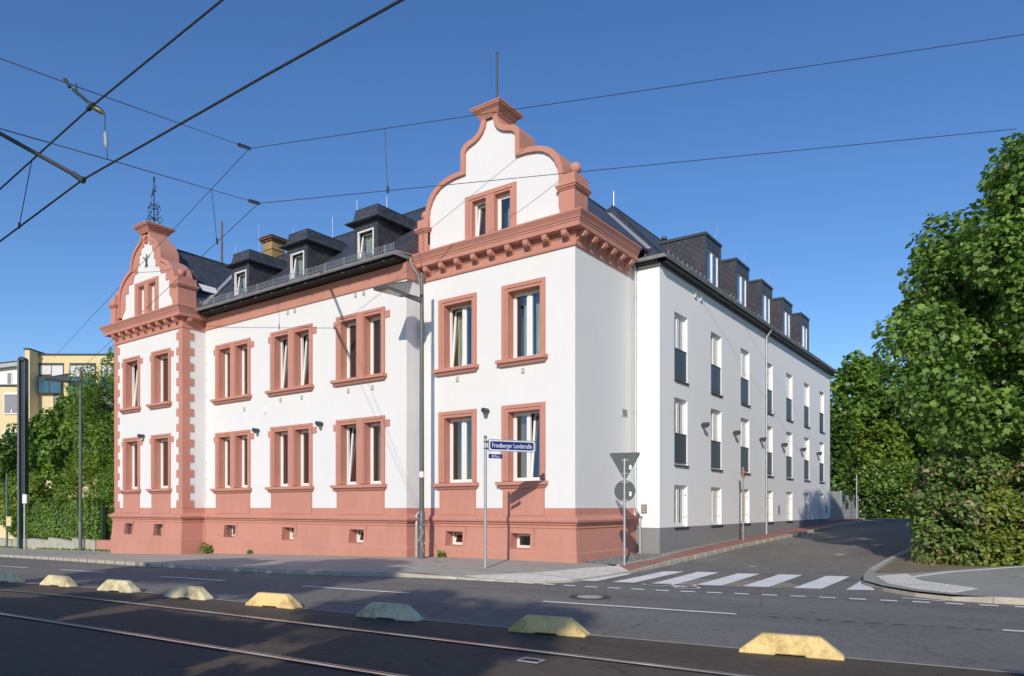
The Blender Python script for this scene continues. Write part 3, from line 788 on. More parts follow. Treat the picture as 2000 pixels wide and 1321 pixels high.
for b, kind, x0, x1, z0, z1 in WIN:
    s, ox, oy = SEG[b]; w, h = x1-x0, z1-z0; top = z0 > 5
    idx = cnt.get((b, top), 0); cnt[(b, top)] = idx+1
    tl = TILT.get((b, idx, 0 if top else 1), (0, 0))
    D = .30
    mull = .42 if kind == 'pair' else None
    bl, brd, bt, ears = (.245, .20, .22, False) if kind == 'wide' else ((.24, .20, .20, True) if kind == 'pair' else (.235, .20, .19, True))
    ops = [(-w/2, w/2)] if not mull else [(-w/2, -mull/2), (mull/2, w/2)]
    if kind == 'wide': lights = [(-w/2+.03, -.03), (.03, w/2-.03)]
    else: lights = [(a+.03, c-.03) for a, c in ops]
    def fr():
        mb = MB(); fixed_frame(mb, ops, h, D)
        if kind == 'wide': mb.box(-.05, .05, D-.02, D+.06, .05, h-.05)
        return mb.mesh('window', [M['pvc']])
    win = link('window', cached(('win', kind, round(w,2), round(h,2)), fr), old, ((x0+x1)/2, oy, z0))
    def su():
        mb = MB(); surround_single(mb, w, h, bl, brd, bt, ears, mull); return mb.mesh('surround', [M['pink']])
    link('surround', cached(('sur', kind, round(w,2), round(h,2)), su), win)
    link('sill', cached(('sill', kind, round(w,2)), lambda: sill_mesh(w, bl, brd)), win)
    for k, (a, c) in enumerate(lights):
        wi[0] += 1
        rn = random.Random(wi[0]*13+5)
        if b == 'R' and top: cu, cw, cs = (('curtain_green', .8, 0), ('curtain_grey', 1, 0), ('curtain_grey', .75, 1), ('curtain_grey', 1, 0))[idx*2+k]
        elif b == 'R': cu, cw, cs = ((None, 1, 0), ('curtain_green', .5, 1), ('curtain_brown', .5, -1), ('curtain_grey', .6, 1))[idx*2+k]
        else: cu, cw, cs = rn.choice([('curtain_green', .8, 1), ('curtain_grey', .8, 1), ('curtain_grey', .95, 0), ('curtain_brown', .9, 0), ('curtain_green', .9, 0)])
        glazing(win, a, c, h-.06 if True else h, D+.005, R(5.5) if (len(tl) > k and tl[k]) else 0, cu, cw, cs)
    for ch in win.children:
        if ch.name.split('.')[0] in ('sash', 'pane', 'curtain'): ch.location.z += .03
# cellar windows
for b, x0, x1, z0, z1, bars in BAS:
    s, ox, oy = SEG[b]; w, h = x1-x0, z1-z0
    def fr():
        mb = MB(); ring_box(mb, -w/2+.05, w/2-.05, .05, h-.05, .05, .28, .34); return mb.mesh('cellar_window', [M['pvc']])
    win = link('cellar_window', cached(('cw', round(w,2), round(h,2)), fr), old, ((x0+x1)/2, oy, z0))
    mb = MB()
    for q in ((-w/2-.03,-w/2,0,h),(w/2,w/2+.03,0,h)): mb.box(q[0], q[1], -.07, .36, q[2], q[3])
    mb.box(-w/2, w/2, -.07, .36, h, h+.03); mb.hexa([(-w/2,-.13,-.04),(w/2,-.13,-.04),(w/2,.36,-.04),(-w/2,.36,-.04)],[(-w/2,-.13,-.005),(w/2,-.13,-.005),(w/2,.36,.02),(-w/2,.36,.02)])
    mb.build('reveal', M['pink'], win)
    mb = MB(); ring_box(mb, -w/2+.10, w/2-.10, .10, h-.10, .04, .0, .04); o = mb.build('sash', M['pvc'], win, loc=(0,.27,0))
    mp = MB(); mp.quad((-w/2+.09,.02,.09),(w/2-.09,.02,.09),(w/2-.09,.02,h-.09),(-w/2+.09,.02,h-.09)); p_ = mp.build('pane', M['glass'], win, loc=(0,.27,0))
    if not bars and x0 not in (-2.38,): o.rotation_euler = (-.28, 0, 0); p_.rotation_euler = (-.28, 0, 0)
    if bars:
        mb = MB()
        for k in range(5): xx = -w/2+.07+(w-.14)*k/4; mb.tube([(xx,-.02,0),(xx,-.02,h)], .011, 6)
        for zz in (h*.3, h*.72): mb.tube([(-w/2,-.025,zz),(w/2,-.025,zz)], .010, 6)
        mb.build('bars', M['iron'], win)

# quoins of the left bay
mb = MB(); mq = MB(); z = 1.67; k = 0
while z < 9.62:
    h = .335 if k % 2 == 0 else .345; z1 = min(z+h, 9.64)
    e = .48 if k % 2 == 0 else .28                 # long and short stones
    mb.prism_z([(-19.07-e,-1.82),(-19.04,-1.82),(-19.04,-1.79+e*1.05),(-19.075,-1.79+e*1.05),(-19.075,-1.785),(-19.07-e,-1.785)], z, z1)
    mq.prism_z([(-25.27,-1.82),(-25.24+e,-1.82),(-25.24+e,-1.785),(-25.235,-1.785),(-25.235,-1.3),(-25.27,-1.3)], z, z1)
    z = z1; k += 1
mb.build('quoin', M['pink'], old); mq.build('quoin', M['pink'], old)

# cornices -------------------------------------------------------------
CP = [(0,9.70),(.05,9.71),(.065,9.75),(.05,9.77),(.05,9.98),(.075,9.99),(.075,10.15),(.36,10.16),(.37,10.30),(.39,10.31),(.395,10.36),(.42,10.375),(.435,10.42),(.475,10.48),(.52,10.54),(.525,10.585),(.50,10.60),(.0,10.70)]
def modillion(mb, x, y, nx, ny, z):
    # bracket with a curled front, projecting along (nx,ny)
    tx, ty = -ny, nx; w = .088
    prof = [(.05,10.155),(.33,10.155),(.335,10.07),(.315,10.0),(.25,9.955),(.20,9.96),(.165,9.985),(.12,9.94),(.05,9.86)]
    n = len(prof); i = len(mb.v)
    for sgn in (-1, 1):
        mb.v += [(x+nx*p+tx*w*sgn, y+ny*p+ty*w*sgn, zz+z) for p, zz in prof]
    mb.f.append(tuple(i+k for k in range(n))); mb.mi.append(0); mb.f.append(tuple(i+n+k for k in reversed(range(n)))); mb.mi.append(0)
    for k in range(n): mb.f.append((i+k, i+n+k, i+n+(k+1) % n, i+(k+1) % n)); mb.mi.append(0)
mb = MB()
skin(mb, [(-6.75,0),(0,0),(0,3.55)], CP, caps=True)
for k in range(9): modillion(mb, -.22-k*.715, 0, 0, -1, 0)
for k in range(6): modillion(mb, 0, .12+k*.63, 1, 0, 0)
o = mb.build('cornice', M['pink'], old, fixn=True)
mb = MB(); dz = -.06
CL = [(p, z+dz) for p, z in CP]
skin(mb, [(-25.24,1.5),(-25.24,-1.79),(-19.07,-1.79),(-19.07,-.75)], CL, caps=True)
for k in range(9): modillion(mb, -19.32-k*.69, -1.79, 0, -1, dz)
modillion(mb, -19.07, -1.62, 1, 0, dz)
mb.build('cornice', M['pink'], old, fixn=True)
# plain frieze of the middle part
mb = MB()
skin(mb, [(-19.05,-.73),(-6.42,-.73),(-6.42,-.02)], [(0,9.69),(.045,9.70),(.06,9.75),(.05,9.77),(.06,9.95),(.12,10.16),(.14,10.22),(.0,10.30)])
mb.build('frieze', M['pink'], old)

# gables ---------------------------------------------------------------
def mirror(half): return [(-u, z) for u, z in half]+[(u, z) for u, z in half[::-1]]
def gable(xc, y, outer, inner, ws, wz, name, stepped=None):
    gb = MB()
    o_, n_ = mirror(outer), mirror(stepped or inner)
    # white field with a notch for the window pair
    f = [(xc+u, z) for u, z in n_]
    zb = f[0][1]
    poly = [(f[0][0], 10.60)]+f+[(f[-1][0], 10.60),(xc+ws, 10.60),(xc+ws, wz),(xc-ws, wz),(xc-ws, 10.60)]
    gb.prism_y(poly, y, y+.55)
    go = gb.build(name, M['white'], old)
    cp = MB(); i_ = mirror(inner)
    ring_ = [(xc+u, z) for u, z in o_]+[(xc+u, z) for u, z in i_[::-1]]
    cp.prism_y(ring_, y-.10, y+.78)
    if stepped:
        st = [(xc+u, z) for u, z in i_]+[(xc+u, z) for u, z in n_[::-1]]
        cp.prism_y(st, y-.03, y+.56)
    cp.build('coping', M['pink'], go, fixn=False)
    return go
OUT_R = [(2.89,11.6),(2.89,11.95),(2.84,12.28),(2.72,12.58),(2.56,12.79),(2.34,12.95),(2.05,13.08),(1.72,13.155),(1.42,13.185),(1.235,13.19),(1.235,13.80),(1.20,13.90),(1.12,14.0),(1.0,14.075),(.82,14.12),(.66,14.17),(.52,14.25),(.42,14.36),(.36,14.50),(.335,14.62),(.335,14.66)]
INN_R = [(2.72,11.0),(2.72,11.98),(2.66,12.26),(2.54,12.50),(2.36,12.72),(2.14,12.87),(1.88,12.96),(1.5,13.02),(1.06,13.03),(1.06,13.74),(1.0,13.84),(.90,13.91),(.74,13.96),(.58,14.01),(.42,14.10),(.29,14.22),(.20,14.38),(.155,14.55),(.145,14.66)]
OUT_R = [(2.89,11.0)]+OUT_R
XR, XL = -3.26, -22.155
gr = gable(XR, 0.0, OUT_R, INN_R, .98, 12.10, 'gable')
OUT_L = [(2.62,10.9),(2.62,11.75),(2.52,12.18),(2.38,12.44),(2.18,12.64),(1.95,12.80),(1.70,12.93),(1.40,13.05),(1.40,13.22),(1.36,13.40),(1.26,13.60),(1.12,13.80),(.95,13.96),(.78,14.06),(.62,14.14),(.50,14.25),(.43,14.38),(.40,14.55),(.40,14.70)]
INN_L = [(2.46,10.9),(2.46,11.72),(2.37,12.10),(2.24,12.34),(2.06,12.52),(1.85,12.67),(1.60,12.80),(1.26,12.93),(1.26,13.18),(1.22,13.34),(1.13,13.53),(1.0,13.71),(.85,13.85),(.69,13.95),(.52,14.03),(.38,14.16),(.31,14.32),(.28,14.50),(.28,14.70)]
STEP_L = [(2.36,10.9),(2.02,11.28),(2.02,11.98),(1.70,11.98),(1.70,12.37),(1.28,12.37),(1.10,12.77),(.82,12.77),(.82,13.16),(.67,13.16),(.67,13.60),(.51,13.60),(.51,13.88),(.24,13.90),(.24,14.05),(.02,14.17)]
gl_ = gable(XL, -1.79, OUT_L, INN_L, 1.0, 12.14, 'gable', STEP_L)
def pedestal(go, x0, x1, y0, y1, ballx):
    mb = MB()
    def slab(e, z0, z1): mb.box(x0-e, x1+e, y0-e, y1+e, z0, z1)
    slab(0, 10.55, 11.42); slab(.03, 11.42, 11.47); slab(.07, 11.47, 11.53); slab(.10, 11.53, 11.60); slab(.02, 11.60, 11.90)
    cx, cy = ballx, (y0+y1)/2-.12
    mb.lathe([(.12,11.90),(.09,11.94),(.10,11.97)], (cx,cy,0), 18); mb.sphere((cx, cy, 12.13), .185, 20)
    mb.build('pedestal', M['pink'], go, smooth=True)
pedestal(gr, -6.42, -5.98, -.14, .66, -6.28); pedestal(gr, -.48, .06, -.14, .66, -.08)
pedestal(gl_, -25.22, -24.78, -2.0, -1.15, -25.0); pedestal(gl_, -19.56, -19.08, -2.0, -1.15, -19.3)
def cap(go, x, y, z, k, d):
    mb = MB()
    def ring(e): return [(x-.335*k-e, y-.0-d-e),(x+.335*k+e, y-d-e),(x+.335*k+e, y+d+e),(x-.335*k-e, y+d+e)]
    prof = [(.012,0),(.05,.015),(.05,.055),(.075,.065),(.075,.10),(.10,.12),(.15,.20),(.24,.27),(.26,.28),(.26,.325),(.29,.335),(.29,.375),(.26,.39),(-.22,.47)]
    for (e0, z0), (e1, z1) in zip(prof, prof[1:]):
        a, b = ring(e0), ring(e1)
        for j in range(4): mb.quad((*a[j], z+z0), (*a[(j+1) % 4], z+z0), (*b[(j+1) % 4], z+z1), (*b[j], z+z1))
    b = ring(prof[-1][0]); mb.quad(*[(*q, z+prof[-1][1]) for q in b])
    mb.build('gable_cap', M['pink'], go)
cap(gr, XR, .34, 14.60, .98, .40); cap(gl_, XL, -1.45, 14.46, 1.1, .42)
mb = MB(); mb.tube([(XR,.34,14.9),(XR,.34,16.93)], .035, 10); mb.sphere((XR,.34,16.96), .045, 10); mb.build('flagpole', M['dark_metal'], gr, smooth=True)
# wrought iron finial with weather vane on the left gable
mb = MB(); fx, fy = XL-.02, -1.45
mb.tube([(fx,fy,14.95),(fx,fy,17.15)], .026, 8); mb.lathe([(.01,0),(.05,.06),(.02,.12),(.055,.17),(.01,.30)], (fx,fy,17.0), 10)
for q in range(4):
    a = q*math.pi/2+.5; cx, cy = math.cos(a), math.sin(a)
    for z0, r, sg in ((15.10,.26,1),(15.35,.20,-1),(15.62,.20,1),(15.95,.13,-1)):
        pts = []
        for t in range(15):
            u = t/14; ang = u*4.9; rr = r*(1-.62*u)
            pts.append((fx+cx*(.03+r*.9-rr*math.cos(ang)*.95+.0), fy+cy*(.03+r*.9-rr*math.cos(ang)*.95), z0+sg*rr*math.sin(ang)*.85+.06))
        mb.tube(pts, .013, 5)
    mb.sphere((fx+cx*.27, fy+cy*.27, 15.86), .04, 8); mb.sphere((fx+cx*.2, fy+cy*.2, 15.55), .035, 8)
for k in range(6):
    z0 = 16.42+k*.055; mb.box(fx-.25+.02*k, fx-.03, fy-.008, fy+.008, z0, z0+.035)
mb.tube([(fx-.28,fy,16.36),(fx+.25,fy,16.78)], .013, 5); mb.sphere((fx+.14,fy,16.55), .04, 8); mb.tube([(fx,fy,16.55),(fx+.14,fy,16.55)], .01, 5)
mb.build('weather_vane', M['iron'], gl_, smooth=True)
# scroll stone and iron wall anchor on the left gable
mb = MB()
for t in range(1): mb.lathe([(.11,-.06),(.13,0),(.11,.03)], (0,0,0), 16)
for i, v in enumerate(mb.v): mb.v[i] = (XL+v[0], -1.93+v[2]*-1, 14.26+v[1])
mb.box(XL-.10, XL+.10, -1.90, -1.8, 14.04, 14.22); mb.build('keystone', M['pink'], gl_, fixn=True)
mb = MB()
for sgn in (-1, 1):
    mb.tube([(XL+sgn*.02,-1.83,12.98),(XL+sgn*.05,-1.83,13.2),(XL+sgn*.16,-1.83,13.36),(XL+sgn*.24,-1.83,13.42),(XL+sgn*.26,-1.83,13.35)], .016, 6)
    mb.tube([(XL+sgn*.02,-1.83,13.1),(XL+sgn*.09,-1.83,12.96),(XL+sgn*.15,-1.83,12.94)], .016, 6)
mb.tube([(XL,-1.83,12.9),(XL,-1.83,13.52)], .018, 6); mb.build('wall_anchor', M['iron'], gl_)
# gable windows
def gable_window(go, x, y, z, hw, h, tilts, cur):
    mull = .44; ops = [(-hw+.25, -mull/2+.04), (mull/2-.04, hw-.22)]
    mb = MB(); fixed_frame(mb, ops, h, .17); win = mb.build('window', M['pvc'], old, loc=(x, y, z))
    mb = MB(); P = .06
    mb.box(-hw-.04,-hw+.12,-P,.02,0,h+.20); mb.box(hw-.12,hw+.03,-P,.02,0,h+.20); mb.box(-hw+.12,hw-.12,-P,.02,h+.07,h+.20)
    mb.box(-hw+.12,ops[0][0],-P+.028,.34,0,h+.07); mb.box(ops[1][1],hw-.12,-P+.028,.34,0,h+.07); mb.box(ops[0][1],ops[1][0],-P+.012,.34,0,h+.07)
    for a, b in ops: mb.box(a, b, -P+.028, .34, h, h+.07)
    mb.build('surround', M['pink'], win)
    mb = MB(); mb.box(-hw,hw,-.05,.34,-.12,0); mb.build('sill', M['pink'], win)
    for k, (a, b) in enumerate(ops): glazing(win, a+.03, b-.03, h-.06, .175, R(6) if tilts[k] else 0, cur[k], .8, 1)
gable_window(gr, XR, 0.0, 10.78, 1.03, 1.26, (1,0), ('curtain_brown','curtain_grey'))
gable_window(gl_, XL, -1.79, 10.72, 1.02, 1.38, (0,0), (None,'curtain_green'))
mb = MB()
for y0, xa, xb in ((.0,-5.5,-1.0),(-1.79,-24.4,-19.9)): mb.box(xa, xb, y0+.56+.4, y0+1.04, 10.5, 12.6)
mb.build('inner_wall', M['inner'], old)

# roof ------------------------------------------------------------------
mb = MB()
def roof_prism_x(prof, x0, x1): mb.prism_x(prof, x0, x1)
ZR, YR = 14.10, 3.08
roof_prism_x([(-1.33,10.38),(-1.33,10.44),(YR,ZR),(7.9,10.3),(7.9,10.2)], -19.06, -6.40)
roof_prism_x([(.72,11.0),(.72,12.14),(YR,ZR-.004),(7.9,10.29),(7.9,10.2)], -6.40, -3.2)
roof_prism_x([(-.9,10.5),(-.9,10.78),(YR,ZR-.004),(7.9,10.29),(7.9,10.2)], -22.1, -19.06)
ridge_r, ridge_l = 14.15, 14.12
mb.prism_y([(-6.92,10.55),(-6.92,10.62),(-3.2,ridge_r),(.50,10.66),(.50,10.58)], .62, 8.1)
mb.prism_y([(-25.75,10.50),(-25.75,10.56),(-22.15,ridge_l),(-18.55,10.56),(-18.55,10.50)], -1.15, 8.1)
rf = mb.build('roof', M['slate'], old)
mb = MB()
mb.tube([(-22.1,YR,ZR+.01),(-3.2,YR,ZR+.01)], .06, 8); mb.tube([(-22.15,-1.1,ridge_l+.01),(-22.15,8,ridge_l+.01)], .06, 8); mb.tube([(-3.2,.7,ridge_r+.01),(-3.2,8,ridge_r+.01)], .06, 8)
mb.build('ridge', M['dark_metal'], rf, smooth=True)
mb = MB()                                     # metal valley between left gable roof and main roof
def vy(z): return -1.33+(z-10.44)/(ZR-10.44)*(YR+1.33)
a0 = Vector((-18.62-(10.72-10.56), vy(10.72), 10.72)); a1 = Vector((-22.05, vy(13.95), 13.97))
mb.hexa([tuple(a0+Vector((-.16,0,.13))),tuple(a0+Vector((.22,0,.02))),tuple(a1+Vector((.22,0,.02))),tuple(a1+Vector((-.16,0,.13)))],[tuple(a0+Vector((-.16,0,.16))),tuple(a0+Vector((.22,0,.05))),tuple(a1+Vector((.22,0,.05))),tuple(a1+Vector((-.16,0,.16)))])
mb.build('valley', M['zinc'], rf)
mb = MB(); mb.box(-19.05,-6.44,-1.30,-.60,10.26,10.375); mb.build('soffit', M['black'], old)
mb = MB()
for k in range(12):                            # rafter ends / gutter brackets under the eave
    x = -18.6+k*1.06; mb.box(x-.02,x+.02,-1.36,-1.29,10.25,10.285)
mb.build('bracket', M['lamp_grey'], old)
mb = MB()
def gutter(mb, pts, r=.075):
    n = 8; L = [Vector(p) for p in pts]
    for p0, p1 in zip(L, L[1:]):
        d = (p1-p0).normalized(); nx = Vector((d.y, -d.x, 0))
        for k in range(n):
            t0, t1 = math.pi+math.pi*k/n, math.pi+math.pi*(k+1)/n
            q = [p0+nx*r*math.cos(t0)+Vector((0,0,r*math.sin(t0))), p1+nx*r*math.cos(t0)+Vector((0,0,r*math.sin(t0))), p1+nx*r*math.cos(t1)+Vector((0,0,r*math.sin(t1))), p0+nx*r*math.cos(t1)+Vector((0,0,r*math.sin(t1)))]
            mb.quad(*[tuple(v) for v in q])
        mb.tube([tuple(p0+nx*r), tuple(p1+nx*r)], .014, 6); mb.tube([tuple(p0-nx*r), tuple(p1-nx*r)], .008, 5)
gutter(mb, [(-19.0,-1.42,10.43),(-6.33,-1.42,10.43),(-6.33,-.62,10.43)])
mb.hexa([(-6.62,-1.3,10.50),(-6.36,-1.3,10.50),(-6.36,-.1,10.62),(-6.62,-.1,10.62)],[(-6.62,-1.3,10.53),(-6.36,-1.3,10.53),(-6.36,-.1,10.65),(-6.62,-.1,10.65)])
mb.build('gutter', M['zinc'], old, smooth=True)
mb = MB()
mb.tube([(-6.30,-.66,10.40),(-6.30,-.62,10.2),(-6.28,-.3,9.92),(-6.28,-.16,9.62),(-6.28,-.12,9.3),(-6.28,-.12,1.72),(-6.26,-.16,1.6),(-6.26,-.40,1.42),(-6.26,-.40,.0)], .052, 12)
for z in (8.6,6.6,4.6,2.6): mb.tube([(-6.28,-.12,z),(-6.28,-.12,z+.05)], .062, 12)
mb.tube([(-6.26,-.40,-.1),(-6.26,-.40,1.1)], .06, 12)
mb.build('downpipe', M['galv'], old, smooth=True)
mb = MB()
mb.tube([(.10,3.80,10.28),(.10,3.84,10.1),(.12,3.86,9.85),(.11,3.88,9.6),(.11,3.88,1.75),(.16,3.86,1.6),(.36,3.70,1.35),(.37,3.70,1.2),(.37,3.72,.0)], .05, 12)
for z in (9,7,5,3): mb.tube([(.11,3.88,z),(.11,3.88,z+.05)], .06, 12)
mb.build('downpipe', M['galv'], old, smooth=True)
# snow guard lattice along the eave
mb = MB(); y0 = -1.13
zb = 10.44+(y0+1.33)*.83
mb.tube([(-18.8,y0,zb+.09),(-6.6,y0,zb+.09)], .010, 5); mb.tube([(-18.8,y0,zb+.28),(-6.6,y0,zb+.28)], .010, 5)
x = -18.8; k = 0
while x < -6.6:
    mb.box(x-.006, x+.006, y0-.006, y0+.006, zb+.06, zb+.29)
    if k % 13 == 0: mb.box(x-.018, x+.018, y0-.012, y0+.012, zb-.04, zb+.30); mb.hexa([(x-.015,y0,zb-.02),(x+.015,y0,zb-.02),(x+.015,y0+.4,zb+.31),(x-.015,y0+.4,zb+.31)],[(x-.015,y0,zb+.0),(x+.015,y0,zb+.0),(x+.015,y0+.4,zb+.33),(x-.015,y0+.4,zb+.33)])
    x += .082; k += 1
mb.build('snow_guard', M['galv'], old)
# dormers on the middle roof
def dormer(xc, tilt, cur):
    w = .63; y0 = -.92; zt = 12.10; s = (ZR-10.44)/(YR+1.33)
    yb = lambda z: -1.33+(z-10.44)/s
    d = MB()
    wl, wr, wb, wt = -.40, .44, 10.72, 11.77
    d.box(-w, wl, y0, y0+.12, 10.6, zt); d.box(wr, w, y0, y0+.12, 10.6, zt); d.box(wl, wr, y0, y0+.12, wt, zt); d.box(wl, wr, y0, y0+.12, 10.6, wb)
    for sx in (-1, 1):
        xa, xb = (sx*w, sx*(w-.1))
        d.prism_x([(y0+.12,10.44+(y0+.12+1.33)*s-.15),(y0+.12,zt),(yb(zt)+.2,zt),(yb(zt)+.2,zt-.15)], min(xa,xb), max(xa,xb))
    do = d.build('dormer', M['clad'], old, loc=(xc, 0, 0))
    r = MB()
    lo = [(-w-.22,y0-.22),(w+.21,y0-.22),(w+.21,yb(12.14)+.1),(-w-.22,yb(12.14)+.1)]
    mid = [(-w-.03,y0-.03),(w+.02,y0-.03),(w+.02,yb(12.3)+.1),(-w-.03,yb(12.3)+.1)]
    top = [(-w+.05,y0+.05),(w-.06,y0+.05),(w-.06,yb(12.6)+.1),(-w+.05,yb(12.6)+.1)]
    lv = [(lo,12.06),(lo,12.12),(mid,12.20),(top,12.60)]
    for (a, za), (b, zb_) in zip(lv, lv[1:]):
        for j in range(4): r.quad((*a[j],za),(*a[(j+1)%4],za),(*b[(j+1)%4],zb_),(*b[j],zb_))
    r.quad(*[(*q,12.60) for q in top]); r.quad(*[(*q,12.06) for q in lo[::-1]])
    r.build('dormer_roof', M['slate'], do)
    r = MB(); r.tube([(-w+.05,y0+.05,12.605),(w-.06,y0+.05,12.605),(w-.06,1.0,12.605)], .022, 6); r.tube([(-w-.22,y0-.22,12.09),(w+.21,y0-.22,12.09),(w+.21,yb(12.14)+.1,12.09)], .03, 6); r.tube([(-w-.03,y0-.03,12.21),(w+.02,y0-.03,12.21),(w+.02,yb(12.2),12.21)], .018, 6)
    r.hexa([(w+.25,yb(12.1)-.05,12.05),(w+.62,yb(12.1)-.05,12.05),(w+.62,yb(12.5),12.40),(w+.25,yb(12.5),12.40)],[(w+.25,yb(12.1)-.05,12.09),(w+.62,yb(12.1)-.05,12.09),(w+.62,yb(12.5),12.44),(w+.25,yb(12.5),12.44)])
    r.build('dormer_flashing', M['panel'], do)
    h, ww = wt-wb, wr-wl
    m_ = MB(); ring_box(m_, wl+.05, wr-.05, wb+.05, wt-.05, .05, y0-.02, y0+.06); m_.build('window_frame', M['pvc'], do)
    m_ = MB(); ring_box(m_, -ww/2+.10, ww/2-.10, .10, h-.10, .05, 0, .05); a = m_.build('sash', M['pvc'], do, loc=((wl+wr)/2, y0+.03, wb))
    m_ = MB(); m_.quad((-ww/2+.08,.025,.08),(ww/2-.08,.025,.08),(ww/2-.08,.025,h-.08),(-ww/2+.08,.025,h-.08)); b = m_.build('pane', M['glass'], do, loc=((wl+wr)/2, y0+.03, wb))
    if tilt: a.rotation_euler = (-R(8),0,0); b.rotation_euler = (-R(8),0,0)
    link('curtain', curtain_mesh(ww*.8, h, cur, int(abs(xc)*10)), do, ((wl+wr)/2+.05, y0+.28, wb))
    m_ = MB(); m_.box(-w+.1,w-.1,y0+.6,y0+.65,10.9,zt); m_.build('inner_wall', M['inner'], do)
for xc, cu in ((-16.05,'curtain_grey'),(-12.22,'curtain_green'),(-8.30,'curtain_green')): dormer(xc, True, cu)
# skylight in the valley, chimney, mast, lightning rods
mb = MB(); mb.box(-.35,.35,-.5,.5,.02,.07); sk = mb.build('skylight', M['sill_dark'], old); sk.location = (-19.75,-.15,11.80); sk.rotation_euler = (0,R(45),0)
mb = MB(); mb.quad((-.28,-.43,.075),(.28,-.43,.075),(.28,.43,.075),(-.28,.43,.075)); mb.build('pane', M['sign_white'], sk)
mb = MB(); mb.box(-19.72,-18.98,2.75,3.45,13.4,14.86); mb.box(-19.76,-18.94,2.71,3.49,14.44,14.54)
ch = mb.build('chimney', M['chimney_brick'], rf)
mb = MB(); mb.box(-19.80,-18.90,2.67,3.53,14.86,14.94); mb.box(-19.88,-18.82,2.59,3.61,14.94,15.03); mb.box(-19.92,-18.78,2.55,3.65,15.03,15.07); mb.lathe([(.10,0),(.10,.16),(.07,.2)], (-19.3,3.1,15.07), 12)
ch2 = mb.build('chimney_cap', M['chimney_red'], rf)
mb = MB(); mb.tube([(-22.75,2.4,13.4),(-22.75,2.4,16.55)], [.06,.045], 10); mb.build('mast', M['pole_brown'], old, smooth=True)
for x, y, z0, z1 in ((-17.53,1.0,13.1,14.75),(-12.4,1.0,12.8,13.85),(-10.9,1.0,13.6,14.2),(-8.77,.6,12.5,13.65),(-15.0,1.0,13.2,13.98),(-19.37,1.0,12.9,14.2)):
    mb = MB(); mb.tube([(x,y,z0-.3),(x,y,z1)], .007, 6); mb.build('lightning_rod', M['rod'], old)
# small fittings on the walls
mb = MB()
for x, y, z in ((-13.05,-.73,9.59),(-12.6,-.73,9.59),(-9.03,-.73,9.59),(-8.58,-.73,9.59),(-9.42,-.73,6.07),(-8.12,-.73,6.07),(-13.52,-.73,6.09),(-12.16,-.73,6.07),(-16.02,-.73,5.92),(-4.70,0,6.11),(-1.94,0,6.10)):
    mb = MB(); mb.box(x-.06, x+.06, y-.035, y+.01, z-.08, z+.08); mb.box(x-.05, x+.05, y-.045, y-.03, z-.085, z-.06); mb.build('vent_block', M['vent'], old)
for x, y, z in ((-19.48,-1.79,4.85),(-14.61,-.73,5.72)):
    mb = MB(); mb.lathe([(.02,-.04),(.14,-.035),(.15,0),(.02,.0)], n=24); me = mb.build('round_cover', M['pvc'], old); me.rotation_euler = (R(-90),0,0); me.location = (x,y-.005,z)
mb = MB(); mb.box(-.012,.02,3.06,3.46,4.80,5.06); vb = mb.build('air_vent', M['vent'], old)
mb = MB()
for k in range(3): mb.box(.021,.03,3.1,3.42,4.85+k*.07,4.885+k*.07)
mb.build('slot', M['brown_box'], vb)
mb = MB()                                      # lightning conductor clips and pipe in the inner corner
for z in np.arange(2.2, 9.6, .75): mb.box(-18.93,-18.90,-.77,-.73,z,z+.03)
mb.tube([(-18.98,-.765,9.6),(-18.98,-.765,1.7)], .008, 6); mb.tube([(-18.82,-.96,1.0),(-18.80,-.98,-.35)], .014, 6)
mb.build('conductor', M['galv'], old)

# ------------------------------------------------------------------ side wing
wing = thing('wing_building', 'plain white wing with grey base and flat-topped slate dormers along the side street', 'building', (0,0,0))
XW, YW, YE = .97, 3.99, 29.60
WF = [(-.6,YW),(XW,YW),(XW,YE),(-6.9,YE)]
WY = [5.25+3.6*k for k in range(7)]; WW = 1.19
wh = {1: []}
for y in WY:
    wh[1] += [(y-YW, y+WW-YW, 6.30, 8.70), (y-YW, y+WW-YW, 3.25, 5.64), (y-YW, y+WW-YW, 1.0, 2.50)]
mb = MB()
skin(mb, WF, [(0,.99),(0,10.22)], wh)
D = .17
for h in wh[1]:
    ya, yb_, za, zb_ = h[0]+YW, h[1]+YW, h[2], h[3]
    mb.quad((XW,ya,za),(XW,ya,zb_),(XW-D,ya,zb_),(XW-D,ya,za)); mb.quad((XW,yb_,za),(XW-D,yb_,za),(XW-D,yb_,zb_),(XW,yb_,zb_))
    mb.quad((XW,ya,zb_),(XW,yb_,zb_),(XW-D,yb_,zb_),(XW-D,ya,zb_)); mb.quad((XW,ya,za),(XW-D,ya,za),(XW-D,yb_,za),(XW,yb_,za))
mb.quad((XW-.02,YW+.02,10.2),(XW-.02,YE,10.2),(-6.9,YE,10.2),(-6.9,YW+.02,10.2)); mb.quad((-6.9,YE,-1),(-6.9,8.1,-1),(-6.9,8.1,10.2),(-6.9,YE,10.2))
mb.build('wall', M['white_lifted'], wing)
mb = MB(); skin(mb, WF, [(.006,-.6),(.006,.99),(0,.992)]); mb.build('base', M['grey_base'], wing)
mb = MB(); mb.box(-.35,-.25,4.2,29.5,-.5,10.15)
for z in (2.8,5.9,8.95): mb.box(-.24,XW-.3,4.2,29.5,z,z+.1)
for y in WY[1:]: mb.box(-.24,XW-.3,y-1.3,y-1.2,-.5,10.1)
mb.build('inner_wall', M['inner'], wing)
rz = R(90)
